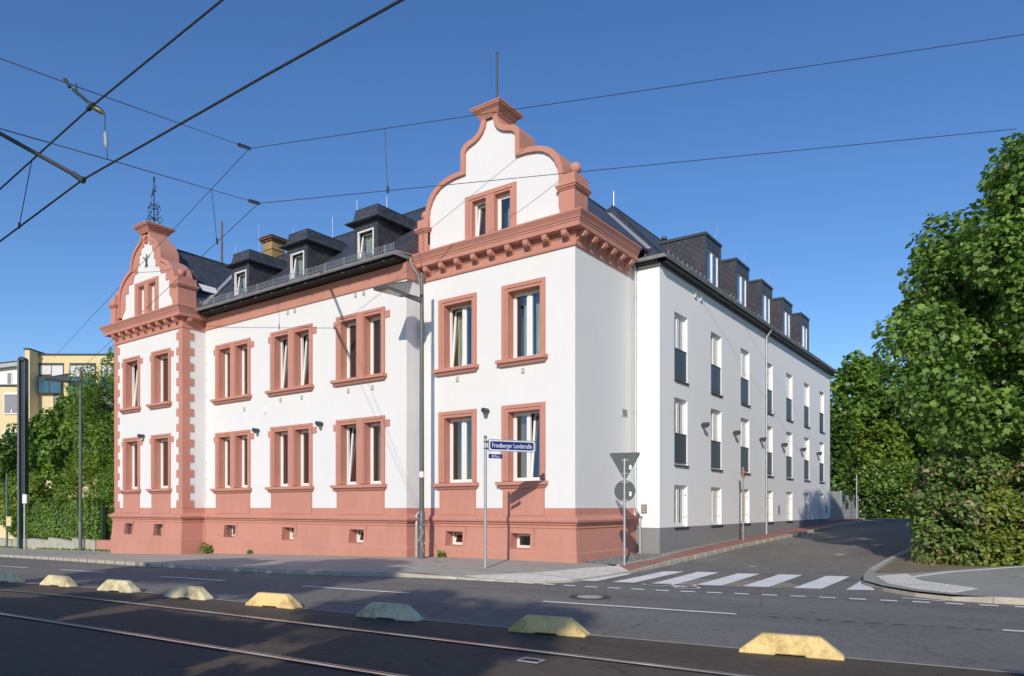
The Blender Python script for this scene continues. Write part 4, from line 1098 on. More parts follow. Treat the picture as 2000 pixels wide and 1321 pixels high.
def wing_window(y, z0, z1, panel, cur, tilt):
    h = z1-z0
    def fr():
        mb = MB(); ring_box(mb, .06, WW-.06, .06, h-.06, .06, D-.06, D+.01); mb.box(.55,.64,D-.05,D+.01,.06,h-.06); return mb.mesh('window', [M['pvc']])
    win = link('window', cached(('ww', round(h,2)), fr), wing, (XW, y, z0), rz)
    for k, (a, b) in enumerate(((.05,.56),(.63,WW-.05))): glazing(win, a, b, h-.1, D-.05, R(4) if tilt and k == 0 else 0, cur, 1.0 if k else .8, 1)
    for ch_ in win.children: ch_.location.z += .05
    def sl_():
        mb = MB(); mb.hexa([(-.03,-.07,-.07),(WW+.05,-.07,-.07),(WW+.05,D-.02,-.07),(-.03,D-.02,-.07)],[(-.03,-.07,-.03),(WW+.05,-.07,-.03),(WW+.05,D-.02,.012),(-.03,D-.02,.012)]); return mb.mesh('sill', [M['sill_dark']])
    link('sill', cached(('ws',), sl_), win)
    if panel:
        def pn():
            mb = MB(); mb.box(.012,WW-.012,.035,.06,.07,1.13)
            for k in range(2): mb.box(.012,WW-.012,.02,.035,.07+k*1.03,.10+k*1.03)
            return mb.mesh('railing_panel', [M['panel']])
        link('railing_panel', cached(('wp',), pn), win)
    else:
        def pegs():
            mb = MB()
            for zz in (.35, h-.35):
                mb.box(WW-.03,WW-.002,.05,.09,zz-.03,zz+.03)
            return mb.mesh('shutter_peg', [M['galv']])
        link('shutter_peg', cached(('pg',), pegs), win)
for k, y in enumerate(WY):
    rn = random.Random(40+k)
    wing_window(y, 6.30, 8.70, True, 'curtain_white', rn.random() < .4)
    wing_window(y, 3.25, 5.64, True, 'curtain_white' if k < 2 else rn.choice(['curtain_white','curtain_grey']), rn.random() < .4)
    wing_window(y, 1.0, 2.50, False, rn.choice(['curtain_white','curtain_grey','curtain_white']), False)
mb = MB()
EX, EZ, RX, RZ_ = 1.25, 10.20, -2.95, 14.33
LX = -7.15
apex = (RX, YW-.2+(RZ_-EZ), RZ_); A_ = (EX, YW-.22, EZ); B_ = (LX, YW-.22, EZ); C_ = (EX, YE+.15, EZ); Dd = (LX, YE+.15, EZ); Rb = (RX, YE+.15, RZ_)
mb.quad(B_, A_, apex); mb.quad(A_, C_, Rb, apex); mb.quad(C_, Dd, Rb); mb.quad(Dd, B_, apex, Rb)
mb.quad(A_, B_, Dd, C_)
wr = mb.build('roof', M['slate'], wing)
mb = MB(); mb.tube([apex, Rb], .06, 8); mb.tube([A_, apex], .045, 6); mb.build('ridge', M['dark_metal'], wr, smooth=True)
mb = MB()
va, vb_ = Vector((-2.75, 7.34, 13.74)), Vector((.38, 4.36, 10.79))
mb.hexa([tuple(va+Vector((-.14,-.14,.02))),tuple(vb_+Vector((-.14,-.14,.02))),tuple(vb_+Vector((.2,.2,.02))),tuple(va+Vector((.2,.2,.02)))],[tuple(va+Vector((-.14,-.14,.06))),tuple(vb_+Vector((-.14,-.14,.06))),tuple(vb_+Vector((.2,.2,.06))),tuple(va+Vector((.2,.2,.06)))])
mb.build('valley', M['zinc'], wr)
mb = MB(); mb.box(XW+.02,EX-.02,YW-.18,YE+.1,10.10,10.19); mb.box(.1,EX-.02,YW-.18,YW-.02,10.10,10.19); mb.build('soffit', M['dark_metal'], wing)
mb = MB(); mb.box(XW-.02,XW+.06,YW,YE,10.02,10.10) ; mb.box(.12,XW+.06,YW-.07,YW+.01,9.98,10.10); mb.build('fascia', M['lamp_grey'], wing)
mb = MB(); gutter(mb, [(.10,YW-.28,10.24),(EX+.07,YW-.28,10.24),(EX+.07,YE+.15,10.24)], .08); mb.build('gutter', M['zinc'], wing, smooth=True)
mb = MB()
y = YW+.3
while y < YE:
    x = EX-.02; z = EZ+.0
    if not any(8.6+3.62*k < y < 10.5+3.62*k for k in range(5)):
        mb.tube([(x,y,z+.05),(x-.10,y,z+.14),(x-.06,y,z+.36)], .014, 5)
    y += .42
for k in range(5):
    x = .30-.62*k; zz = 10.66+.50-x+.02; mb.tube([(x+.1,4.0-.25*0+k*.35,zz-.55),(x+.14,4.0+k*.35,zz-.28)], .012, 5)
mb.build('snow_hook', M['galv'], wing)
mb = MB()
mb.tube([(EX+.07,15.9,10.2),(EX+.02,15.9,10.08),(XW+.10,15.9,9.8),(XW+.09,15.9,9.6),(XW+.09,15.9,.42)], .05, 12)
mb.tube([(XW+.09,15.9,.40),(XW+.09,15.9,1.5)], .062, 12)
mb.build('downpipe', M['galv'], wing, smooth=True)
mb = MB()
for y in (7.16,7.73): mb.box(XW,XW+.07,y-.07,y+.07,9.62,9.80)
mb.build('vent_block', M['vent'], wing)
mb = MB()
for y in (18.28,28.62): mb.box(XW,XW+.03,y-.06,y+.06,1.35,1.78)
mb.build('slot', M['sill_dark'], wing)
mb = MB(); mb.box(.29,.50,YW-.03,YW+.01,1.49,1.80); pq = mb.build('plaque', M['brown_box'], wing)
mb = MB()
for k in range(4): mb.box(.32,.47,YW-.034,YW-.03,1.54+k*.06,1.56+k*.06)
mb.build('plaque_relief', M['vent'], pq)
for k in range(5):                              # flat-topped dormers
    y0 = 8.62+3.63*k; y1 = y0+1.74; x0 = .82; zt = 12.52
    xr = lambda z: EX-(z-EZ)
    d = MB()
    d.box(x0-.10,x0,y0,y0+.22,10.4,zt); d.box(x0-.10,x0,y1-.22,y1,10.4,zt); d.box(x0-.10,x0,y0+.22,y1-.22,12.06,zt); d.box(x0-.10,x0,y0+.22,y1-.22,10.4,10.58)
    for ya, yb_ in ((y0,y0+.1),(y1-.1,y1)): d.prism_y([(x0-.10,EZ+EX-x0+.10-.15),(x0-.10,zt),(xr(zt)-.1,zt),(xr(zt)-.1,zt-.15)], ya, yb_)
    do = d.build('dormer', M['clad'], wing)
    r = MB(); r.hexa([(xr(zt)-.25,y0-.05,zt),(x0+.05,y0-.05,zt),(x0+.05,y1+.05,zt),(xr(zt)-.25,y1+.05,zt)],[(xr(zt)-.25,y0-.05,zt+.12),(x0+.05,y0-.05,zt+.10),(x0+.05,y1+.05,zt+.10),(xr(zt)-.25,y1+.05,zt+.12)])
    r.box(x0,x0+.02,y0-.02,y0+.09,10.45,zt); r.box(x0,x0+.02,y1-.09,y1+.02,10.45,zt)
    r.build('dormer_roof', M['panel'], do)
    w_, h_ = y1-y0-.44, 12.06-10.58
    m_ = MB(); ring_box(m_, .05, w_-.05, .05, h_-.05, .05, .0, .07); m_.box(w_/2-.06,w_/2+.06,-.005,.06,.05,h_-.05); m_.build('window_frame', M['pvc'], do, loc=(x0-.04,y0+.22,10.58), rz=rz)
    m_ = MB(); m_.quad((.06,.03,.06),(w_-.06,.03,.06),(w_-.06,.03,h_-.06),(.06,.03,h_-.06)); m_.build('pane', M['glass'], do, loc=(x0-.04,y0+.22,10.58), rz=rz)
    link('curtain', curtain_mesh(w_*.85, h_, 'curtain_white', 300+k), do, (x0-.35, (y0+y1)/2+.05, 10.58), rz)
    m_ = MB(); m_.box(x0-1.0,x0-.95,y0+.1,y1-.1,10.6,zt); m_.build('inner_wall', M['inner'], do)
    m_ = MB(); m_.tube([(x0-.25,y1-.15,zt+.1),(x0-.1,y1+.02,zt+1.0)], .007, 5); m_.build('lightning_rod', M['rod'], wing)
mb = MB(); mb.tube([(RX+.05,apex[1]+.05,RZ_),(RX+.05,apex[1]+.05,RZ_+.62)], .014, 6); mb.build('lightning_rod', M['rod'], wing)
mb = MB(); mb.lathe([(.05,0),(.05,.25),(.13,.27),(.13,.36),(.05,.42)], (RX+.35,12.4,RZ_-.4), 14); mb.build('vent_pipe', M['dark_metal'], wing, smooth=True)

# cylinder spotlights on the walls
def wall_lamp_meshes():
    mb = MB(); mb.tube([(0,.0,0),(0,-.06,0)], .05, 14); a = mb.mesh('wall_plate', [M['dark_metal']])
    mb = MB(); mb.tube([(0,-.05,.02),(0,-.30,.02)], .078, 18); b = mb.mesh('lamp_body', [M['dark_metal']])
    mb = MB(); mb.tube([(0,-.19,-.11),(0,-.19,.0)], .068, 18); c = mb.mesh('lamp_head', [M['dark_metal']])
    for m_ in (a, b, c):
        m_.polygons.foreach_set('use_smooth', [True]*len(m_.polygons)); m_.set_sharp_from_angle(angle=R(40))
    return a, b, c
wl_a, wl_b, wl_c = wall_lamp_meshes()
WL = [((-22.40,-1.79,5.02),0,'dark cylinder wall lamp between the two lower windows of the left gable bay'),((-15.0,-.73,4.91),0,'dark cylinder wall lamp beside the lower twin window next to the left bay'),
      ((-10.92,-.73,4.91),0,'dark cylinder wall lamp left of the lower twin window nearest the tall street lamp'),((-3.36,0,4.89),0,'dark cylinder wall lamp between lower windows of the right bay, above the blue sign')]
for k, (y, nm) in enumerate(((7.83,'first'),(11.46,'second'),(15.13,'third'),(18.73,'fourth'),(22.42,'fifth'),(26.1,'sixth and farthest'))):
    WL.append(((XW,y,4.87), rz, f'{nm} dark wall lamp along the white side wing counted from its corner'))
for (loc, r_, lb) in WL:
    t = thing('wall_lamp', lb, 'wall lamp', loc, r_, 'dark cylinder spotlights on the walls')
    link('wall_plate', wl_a, t); link('lamp_body', wl_b, t); link('lamp_head', wl_c, t)

# ------------------------------------------------------------------ street furniture
def street_lamp(label, x, y, h, arm_dir, sticker=False):
    t = thing('street_lamp', label, 'street lamp', (x, y, g(x, y)), math.atan2(arm_dir[1], arm_dir[0]), 'street lamps with a slanted reflector head')
    mb = MB(); mb.tube([(0,0,-.1),(0,0,1.55),(0,0,1.6)], [.105,.105,.085], 16); mb.tube([(0,0,1.6),(0,0,h-1.6)], [.085,.072], 16); mb.tube([(0,0,h-1.6),(0,0,h)], .062, 14); mb.tube([(0,0,h-1.63),(0,0,h-1.58)], .078, 14)
    mb.build('pole', M['lamp_grey'], t, smooth=True)
    mb = MB(); mb.hexa([(.0,-.05,h-1.0),(.9,-.04,h-.94),(.9,.04,h-.94),(0,.05,h-1.0)],[(.0,-.05,h-.84),(.9,-.04,h-.84),(.9,.04,h-.84),(0,.05,h-.84)]); mb.build('arm', M['lamp_grey'], t)
    # wedge head: flat lamp tray below, slanted reflector plate above, pale cheeks between
    hd = MB(); hd.hexa([(.75,-.13,h-.96),(1.78,-.30,h-.92),(1.78,.30,h-.92),(.75,.13,h-.96)],[(.75,-.13,h-.86),(1.78,-.30,h-.87),(1.78,.30,h-.87),(.75,.13,h-.86)])
    hd = hd.build('lamp_head', M['lamp_grey'], t)
    mb = MB(); mb.hexa([(.95,-.12,h-.965),(1.6,-.22,h-.94),(1.6,.22,h-.94),(.95,.12,h-.965)],[(.95,-.12,h-.93),(1.6,-.22,h-.91),(1.6,.22,h-.91),(.95,.12,h-.93)]); mb.build('lens', M['lens'], hd)
    mb = MB(); mb.hexa([(.58,-.42,h-.47),(1.80,-.31,h-.87),(1.80,.31,h-.87),(.58,.42,h-.47)],[(.58,-.42,h-.44),(1.80,-.31,h-.84),(1.80,.31,h-.84),(.58,.42,h-.44)]); mb.build('reflector', M['lamp_grey'], hd)
    mb = MB()
    for s in (-1, 1): mb.hexa([(.66,s*.13-.01,h-.86),(1.75,s*.28-.01,h-.865),(1.75,s*.28+.01,h-.865),(.66,s*.13+.01,h-.86)],[(.66,s*.30-.01,h-.50),(1.75,s*.29-.01,h-.86),(1.75,s*.29+.01,h-.86),(.66,s*.30+.01,h-.50)])
    mb.build('cheek', M['cheek'], hd)
    if sticker:
        def wrap(r, a0, a1, z0, z1):
            mb = MB()
            for k in range(6):
                t0, t1 = R(a0+(a1-a0)*k/6), R(a0+(a1-a0)*(k+1)/6)
                mb.quad((r*math.cos(t0),r*math.sin(t0),z0),(r*math.cos(t1),r*math.sin(t1),z0),(r*math.cos(t1),r*math.sin(t1),z1),(r*math.cos(t0),r*math.sin(t0),z1))
            return mb
        st = wrap(.089, -25, 105, 2.70, 2.96).build('sticker', M['red'], t)
        wrap(.091, -14, 94, 2.73, 2.93).build('sticker_field', M['sign_white'], st)
        mb = MB()
        rn = random.Random(3)
        for k in range(16):
            z = rn.uniform(.2,1.5); a = math.radians(rn.uniform(-10,100)); c = (.107*math.cos(a), .107*math.sin(a), z)
            mb.box(c[0]-.006,c[0]+.006,c[1]-.03,c[1]+.02,z,z+rn.uniform(.02,.09))
        mb.build('torn_paper', M['vent'], t)
    return t
street_lamp('tall grey street lamp close to the white facade, its head before the pink frieze', -5.35, -1.1, 9.62, (-.10,-1), True)
street_lamp('grey street lamp beside the hedge at the left, head in front of the yellow building', -31.9, -.55, 10.3, (-.1,-1))

# tram mast: open steel I-section with rounded top
t = thing('tram_mast', 'thick dark steel tram mast in front of the hedge, farthest left', 'mast', (-42.6,.45,g(-42.6,.45)), R(36))
mb = MB(); mb.box(-.25,-.13,-.2,.2,-.2,12.4); mb.box(.20,.235,-.2,.2,3.6,12.4); mb.build('flange', M['mast_edge'], t)
mb = MB(); mb.box(-.13,.20,-.06,.06,3.6,12.4)
mb.prism_y([(-.25,12.4)]+[(.24*math.cos(math.pi-math.pi*k/10), 12.4+.25*math.sin(math.pi*k/10)) for k in range(11)]+[(.235,12.4)], -.2,.2); mb.build('web', M['mast'], t)
mb = MB(); mb.box(.02,.30,-.1,.1,3.0,3.6); mb.build('control_box', M['sign_white'], t)
mb = MB(); mb.tube([(.10,0,0),(.10,0,3.0)], .06, 10); mb.build('conduit', M['galv'], t)

# street name sign
def text_mesh(txt, size, mat, name):
    cu = bpy.data.curves.new(name, 'FONT'); cu.body = txt; cu.size = size; cu.align_x = 'CENTER'; cu.align_y = 'CENTER'; cu.extrude = .0015
    o = bpy.data.objects.new(name, cu); COL.objects.link(o)
    dg = bpy.context.evaluated_depsgraph_get(); dg.update()
    me = bpy.data.meshes.new_from_object(o.evaluated_get(dg)); bpy.data.objects.remove(o); me.materials.clear(); me.materials.append(mat)
    return me
sx, sy = -1.12, -3.02; ang = math.atan2(1.28, .74)
t = thing('street_sign', 'blue street name sign with white lettering on a slim galvanised post at the corner', 'street sign', (sx, sy, g(sx, sy)), ang)
mb = MB(); mb.tube([(0,0,-.1),(0,0,3.66)], .042, 14); mb.build('post', M['galv'], t, smooth=True)
mb = MB(); mb.lathe([(.046,3.64),(.046,3.70),(.03,3.72)], n=14); mb.tube([(0,0,3.36),(.09,0,3.36)], .03, 8); mb.tube([(0,0,3.55),(.09,0,3.55)], .03, 8); mb.tube([(0,0,3.34),(0,0,3.38)], .052, 12); mb.tube([(0,0,3.53),(0,0,3.57)], .052, 12); mb.build('clamp', M['lamp_grey'], t, smooth=True)
def rr(x0, x1, z0, z1, r, n=5):
    pts = []
    for cx, cz, a in ((x1-r,z1-r,0),(x0+r,z1-r,90),(x0+r,z0+r,180),(x1-r,z0+r,270)):
        for k in range(n+1): pts.append((cx+r*math.cos(R(a+90*k/n)), cz+r*math.sin(R(a+90*k/n))))
    return pts
x0, x1, z0, z1 = .08, 1.56, 3.29, 3.63
mb = MB(); o_, i_ = rr(x0,x1,z0,z1,.07), rr(x0+.022,x1-.022,z0+.022,z1-.022,.05)
for k in range(len(o_)):
    a, b, c, d = o_[k], o_[(k+1)%len(o_)], i_[(k+1)%len(o_)], i_[k]
    for yy in (-.02,.02): mb.quad((a[0],yy,a[1]),(b[0],yy,b[1]),(c[0],yy,c[1]),(d[0],yy,d[1]))
    mb.quad((a[0],-.02,a[1]),(b[0],-.02,b[1]),(b[0],.02,b[1]),(a[0],.02,a[1])); mb.quad((d[0],-.02,d[1]),(c[0],-.02,c[1]),(c[0],.02,c[1]),(d[0],.02,d[1]))
mb.build('sign_frame', M['galv'], t, fixn=True)
mb = MB(); mb.prism_y(rr(x0+.03,x1-.03,z0+.03,z1-.03,.05), -.008, .008); pl = mb.build('sign_plate', M['sign_white'], t, fixn=True)
mb = MB(); mb.prism_y(rr(x0+.06,x1-.06,z0+.055,z1-.055,.06), -.012, .012); fld = mb.build('sign_field', M['blue'], pl and t, fixn=True)
tm = text_mesh('Friedberger Landstraße', .175, M['sign_white'], 'lettering')
o = link('lettering', tm, fld, ((x0+x1)/2, -.0145, (z0+z1)/2-.005)); o.rotation_euler = (R(90),0,0); 
wd = max(v.co.x for v in tm.vertices)-min(v.co.x for v in tm.vertices); o.scale = (1.24/wd, 1.05, 1)
mb = MB(); mb.box(.10,.52,-.008,.008,3.09,3.21); mb.box(.13,.14,-.004,.004,3.21,3.30); mb.box(.46,.47,-.004,.004,3.21,3.30); sub = mb.build('number_plate', M['blue'], t)
tm = text_mesh('427a-c', .10, M['sign_white'], 'lettering')
o = link('lettering', tm, sub, (.31,-.0105,3.148)); o.rotation_euler = (R(90),0,0)

# yield and no-entry signs seen from behind
t = thing('traffic_sign', 'grey backs of a triangular and a round traffic sign on one post at the kerb', 'traffic sign', (1.62,.10,g(1.62,.10)), R(14))
mb = MB(); mb.tube([(0,0,-.1),(0,0,3.12)], .036, 12); mb.build('post', M['galv'], t, smooth=True)
def rounded_tri(r, cz, rad=.05):
    pts = []
    for k, a in enumerate((-90, 30, 150)):
        c = ((r-2*rad)*math.cos(R(a)), cz+(r-2*rad)*math.sin(R(a)))
        for j in range(-4, 5): pts.append((c[0]+rad*math.cos(R(a+j*15)), c[1]+rad*math.sin(R(a+j*15))))
    return pts
mb = MB(); mb.prism_y(rounded_tri(.56, 3.02), .045, .055); tri = mb.build('triangle_plate', M['sign_back'], t, fixn=True)
mb = MB(); mb.prism_y(rounded_tri(.54, 3.02), .056, .060); mb.build('triangle_face', M['red'], tri, fixn=True)
mb = MB(); mb.prism_y(rounded_tri(.36, 3.02), .061, .063); mb.build('triangle_centre', M['sign_white'], tri, fixn=True)
circ = lambda r, cz, n=36: [(r*math.cos(2*math.pi*k/n), cz+r*math.sin(2*math.pi*k/n)) for k in range(n)]
mb = MB(); mb.prism_y(circ(.315, 2.17), .045, .055); rd = mb.build('round_plate', M['sign_back'], t, fixn=True)
mb = MB(); mb.prism_y(circ(.305, 2.17), .056, .060); mb.build('round_face', M['red'], rd, fixn=True)
mb = MB(); mb.box(-.22,.22,.061,.063,2.12,2.22); mb.build('bar', M['sign_white'], rd)
mb = MB()
for z in (3.08,2.68,2.42,1.90): mb.box(-.09,.10,.028,.046,z-.014,z+.014); mb.tube([(0,0,z-.03),(0,0,z+.03)], .043, 12)
mb.build('clamp', M['galv'], t)
mb = MB(); mb.box(.13,.20,.043,.046,2.80,2.93); mb.box(.13,.20,.043,.046,2.02,2.15); mb.build('sticker', M['sign_white'], t)

# no-stopping sign, nearly edge-on
t = thing('parking_sign', 'faded red and purple round no-stopping sign on a mossy post before the white wing', 'traffic sign', (1.45,11.3,g(1.45,11.3)), R(22))
mb = MB(); mb.tube([(0,0,-.1),(0,0,2.2)], .038, 10); mb.tube([(0,0,2.2),(0,0,3.1)], .034, 10); mb.build('post', M['pole_mossy'], t, smooth=True)
def disc_x(mb, r, x0, x1, cz=2.86, n=30): mb.prism_x([(r*math.cos(2*math.pi*k/n), cz+r*math.sin(2*math.pi*k/n)) for k in range(n)], x0, x1)
mb = MB(); disc_x(mb, .235, .036, .05); dp = mb.build('disc', M['red'], t, fixn=True)
mb = MB(); disc_x(mb, .185, .051, .053); mb.build('disc_field', M['purple'], dp, fixn=True)
mb = MB(); disc_x(mb, .235, -.05, -.036); db = mb.build('disc', M['red'], t, fixn=True)
mb = MB(); disc_x(mb, .185, -.053, -.051); mb.build('disc_field', M['purple'], db, fixn=True)

# end of the side street: sheet fence, gabion wall, post, box
o = thing('sheet_fence', 'grey corrugated metal fence joined to the far end of the white wing', 'fence', (0,0,0))
mb = MB(); y = 29.7; k = 0
while y < 33.2:
    xo = .03 if k % 2 else 0; mb.box(.86+xo,.89+xo,y,y+.10,.6,2.74); y += .10; k += 1
mb.build('corrugated_sheet', M['zinc'], o)
mb = MB(); mb.box(.82,.95,29.66,29.76,.5,2.82); mb.box(.82,.95,33.18,33.28,.5,2.82); mb.build('post', M['galv'], o)
o = thing('gabion_wall', 'low wire basket wall of pale grey stones with ivy beyond the metal fence', 'wall', (0,0,0))
mb = MB(); rn = random.Random(5); y = 33.35
while y < 39.6:
    z = .6
    while z < 2.45:
        hh = rn.uniform(.16,.24); w_ = rn.uniform(.2,.34); q = rn.uniform(-.03,.03)
        mb.hexa([(.45,y,z),(.80+q,y,z),(.80+q,y+w_*.96,z),(.45,y+w_*.96,z)],[(.45,y,z+hh*.95),(.79-q,y+.01,z+hh*.95),(.79-q,y+w_*.93,z+hh*.95),(.45,y+w_*.96,z+hh*.95)]); z += hh
    y += .28
mb.build('stones', mottled('gabion_stone', (.34,.345,.36), .3, 3, .9, 20, .4), o)
mb = MB()
for y in np.arange(33.3, 39.8, .3): mb.box(.835,.845,y,y+.012,.6,2.55)
for z in np.arange(.75, 2.6, .3): mb.box(.835,.845,33.3,39.7,z,z+.012)
mb.build('wire_mesh', M['galv'], o)
o = thing('signpost', 'bare thin metal post on the far end of the brick pavement', 'post', (1.35,36.0,g(1.35,36)))
mb = MB(); mb.tube([(0,0,-.1),(0,0,3.1)], .04, 8); mb.build('post', M['galv'], o); mb = MB(); mb.tube([(0,0,3.1),(0,0,3.16)], .048, 8); mb.build('post_cap', M['lamp_grey'], o)
o = thing('utility_box', 'small grey-blue box behind the gabion wall', 'box', (.35,37.8,2.2))
mb = MB(); mb.box(-.3,.3,-.25,.25,-1.5,.55); mb.build('cabinet', mottled('blue_grey_cabinet', (.16,.20,.25), .1, 3, .5), o); mb = MB(); mb.box(-.34,.34,-.29,.29,.55,.60); mb.build('lid', M['lamp_grey'], o)

# left: low walls, posts
def wall_seg(name, label, pts, h, mat, cat='wall'):
    t = thing(name, label, cat, (0,0,0)); mb = MB(); cp = MB()
    for (x0,y0,z0),(x1,y1,z1) in pts:
        mb.hexa([(x0,y0,g(x0,y0)-.3),(x1,y1,g(x1,y1)-.3),(x1,y1+.25,g(x1,y1)-.3),(x0,y0+.25,g(x0,y0)-.3)],[(x0,y0,z0),(x1,y1,z1),(x1,y1+.25,z1),(x0,y0+.25,z0)])
        cp.hexa([(x0,y0-.02,z0),(x1,y1-.02,z1),(x1,y1+.27,z1),(x0,y0+.27,z0)],[(x0,y0-.02,z0+.03),(x1,y1-.02,z1+.03),(x1,y1+.27,z1+.03),(x0,y0+.27,z0+.03)])
    w = mb.build('wall', mat, t); cp.build('coping', mat, w); return t
wall_seg('garden_wall', 'low weathered pale concrete wall in steps below the clipped hedge', [((-58,2.6,-.62),(-46.2,1.2,-.62)),((-46.2,1.2,-.42),(-41.8,.55,-.44)),((-41.7,.5,-.36),(-38.2,.25,-.38)),((-38.2,.25,-.20),(-33.9,-.15,-.30)),((-33.9,-.15,-.12),(-30.4,-.45,-.15))], .5, M['concrete_wall'])
wall_seg('pink_wall', 'low salmon-pink wall stub joining the left end of the pink base', [((-30.1,-.5,-.12),(-25.35,-.9,.0))], .5, M['pink'])
o = thing('fence_post', 'green-grey fence post with a cream sign plate at the far left edge', 'post', (-46.6,.9,g(-46.6,.9)))
mb = MB(); mb.tube([(0,0,-.1),(0,0,5.2)], .07, 10); mb.build('post', mottled('green_grey_post', (.10,.16,.15), .15, 3), o); mb = MB(); mb.box(.2,1.0,-.12,-.08,1.55,2.2); mb.build('plate', M['yellow'], o)
o = thing('wire_fence', 'green wire mesh fence overgrown by the clipped hedge', 'fence', (0,0,0))
gf = mottled('green_fence_paint', (.03,.10,.06), .15, 3, .5); mb = MB()
for x in (-48,-44.6,-41,-37.5,-34,-30.6): mb.tube([(x,1.0-(x+48)*.08+.36,g(x,0)),(x,1.0-(x+48)*.08+.36,2.0)], .03, 8)
mb.build('post', gf, o); mb = MB()
for k in range(11):
    z = -.3+.25*k; mb.tube([(-48,1.36,z-.3 if z < .2 else z),(-30.6,-.03,z)], .006, 4)
mb.build('mesh_wire', gf, o)

# far yellow building
_f = Vector((-.5874,.8094)); _r = Vector((.8094,.5874)); _o = Vector((11.30,-18.86))+_f*65-_r*42.9
yb = thing('yellow_building', 'pale yellow flat-roofed building with blue balcony glass behind the left trees', 'building', (_o.x,_o.y,0), R(35.97))
mb = MB()
mb.box(0,16,0,10,-3,15.5); mb.box(-.42,0,-1.3,6,-3,15.72); mb.box(-16,-.42,.25,10,-3,12.75)
mb.build('wall', M['yellow'], yb)
mb = MB(); mb.box(-16,-.42,.5,10,12.75,14.6); mb.build('attic_wall', M['white'], yb)
mb = MB(); mb.box(0,16.1,-.12,10.1,15.5,15.62); mb.box(-.5,.06,-1.4,6.1,15.72,15.84); mb.box(-16,-.42,.1,.55,12.72,12.86); mb.build('roof_edge', M['sill_dark'], yb)
mb = MB()
for k in range(8):
    xa, xb = -16+1.95*k, -16+1.95*(k+1); fz = lambda x: 14.95-.020*(x+.4)**2
    mb.hexa([(xa,.0,fz(xa)-.35),(xb,.0,fz(xb)-.35),(xb,10,fz(xb)-.35),(xa,10,fz(xa)-.35)],[(xa,.0,fz(xa)),(xb,.0,fz(xb)),(xb,10,fz(xb)),(xa,10,fz(xa))])
mb.build('curved_roof', M['zinc'], yb)
mb = MB()
for k in range(8):
    xa, xb = -16+1.95*k, -16+1.95*(k+1)
    mb.hexa([(xa,-.04,fz(xa)),(xb,-.04,fz(xb)),(xb,10,fz(xb)),(xa,10,fz(xa))],[(xa,-.04,fz(xa)+.1),(xb,-.04,fz(xb)+.1),(xb,10,fz(xb)+.1),(xa,10,fz(xa)+.1)])
mb.build('roof_edge', M['sill_dark'], yb)
def yb_window(name, x0, x1, y, z0, z1, mat, frame=M['sill_dark']):
    m_ = MB(); ring_box(m_, x0, x1, z0, z1, .06, y-.06, y+.05); w = m_.build(name, frame, yb)
    m_ = MB(); m_.box(x0, x1, y-.03, y+.02, z0, z1); m_.build('pane', mat, w); return w
for k, (xa, xb) in enumerate(((.08,2.18),(2.84,5.1),(5.7,7.9))):
    w = yb_window('window', xa, xb, 0, 13.55, 14.72, M['white_blind'])
    m_ = MB(); m_.box((xa+xb)/2-.02,(xa+xb)/2+.02,-.07,-.03,13.55,14.6); m_.box(xa,xb,-.08,-.03,14.58,14.72)
    if not k: m_.box(xa,(xa+xb)/2,-.05,-.035,13.55,13.75)
    m_.build('blind_frame', M['sill_dark'], w)
    m_ = MB(); m_.box(xa+.05,xb-.02,-.35,-.31,12.05,13.42); b_ = m_.build('balcony', M['balcony_glass'], yb)
    m_ = MB(); m_.box(xa,xb,-.40,-.28,13.42,13.50); m_.box(xa,xb,-.40,-.28,11.97,12.05); m_.box((xa+xb)/2-.03,(xa+xb)/2+.03,-.38,-.30,12.05,13.42); m_.build('rail', M['sill_dark'], b_)
    yb_window('window', xa+(1.3 if k == 0 else 0), xb, 0, 10.2, 11.9, M['blind'])
def blind_window(x0, x1, y, z0, z1):
    w = yb_window('window', x0, x1, y, z0, z1, M['blind'], M['pvc'])
    m_ = MB(); m_.box(x0-.05,x1+.05,y-.09,y-.02,z1,z1+.18); m_.box(x0-.08,x1+.08,y-.12,y,z0-.1,z0-.03); m_.box((x0+x1)/2-.05,(x0+x1)/2+.05,y-.08,y-.03,z0,z0+.35); m_.build('shutter_box', M['pvc'], w)
blind_window(-3.3,-2.0,.25,10.25,11.95); blind_window(-3.3,-2.0,.25,6.8,8.5); blind_window(-8.3,-7.0,.25,10.25,11.95); blind_window(-8.3,-7.0,.25,6.8,8.5)
yb_window('window', -3.2,-2.85,.5,12.95,13.95,M['blind'],M['pvc']); yb_window('window', -8.2,-7.85,.5,12.95,13.95,M['blind'],M['pvc'])
m_ = MB(); m_.lathe([(.5,15.55),(.5,15.75),(.3,15.86),(.03,15.9)], (4.6,2,0), 18); m_.build('roof_dome', M['sign_white'], yb)

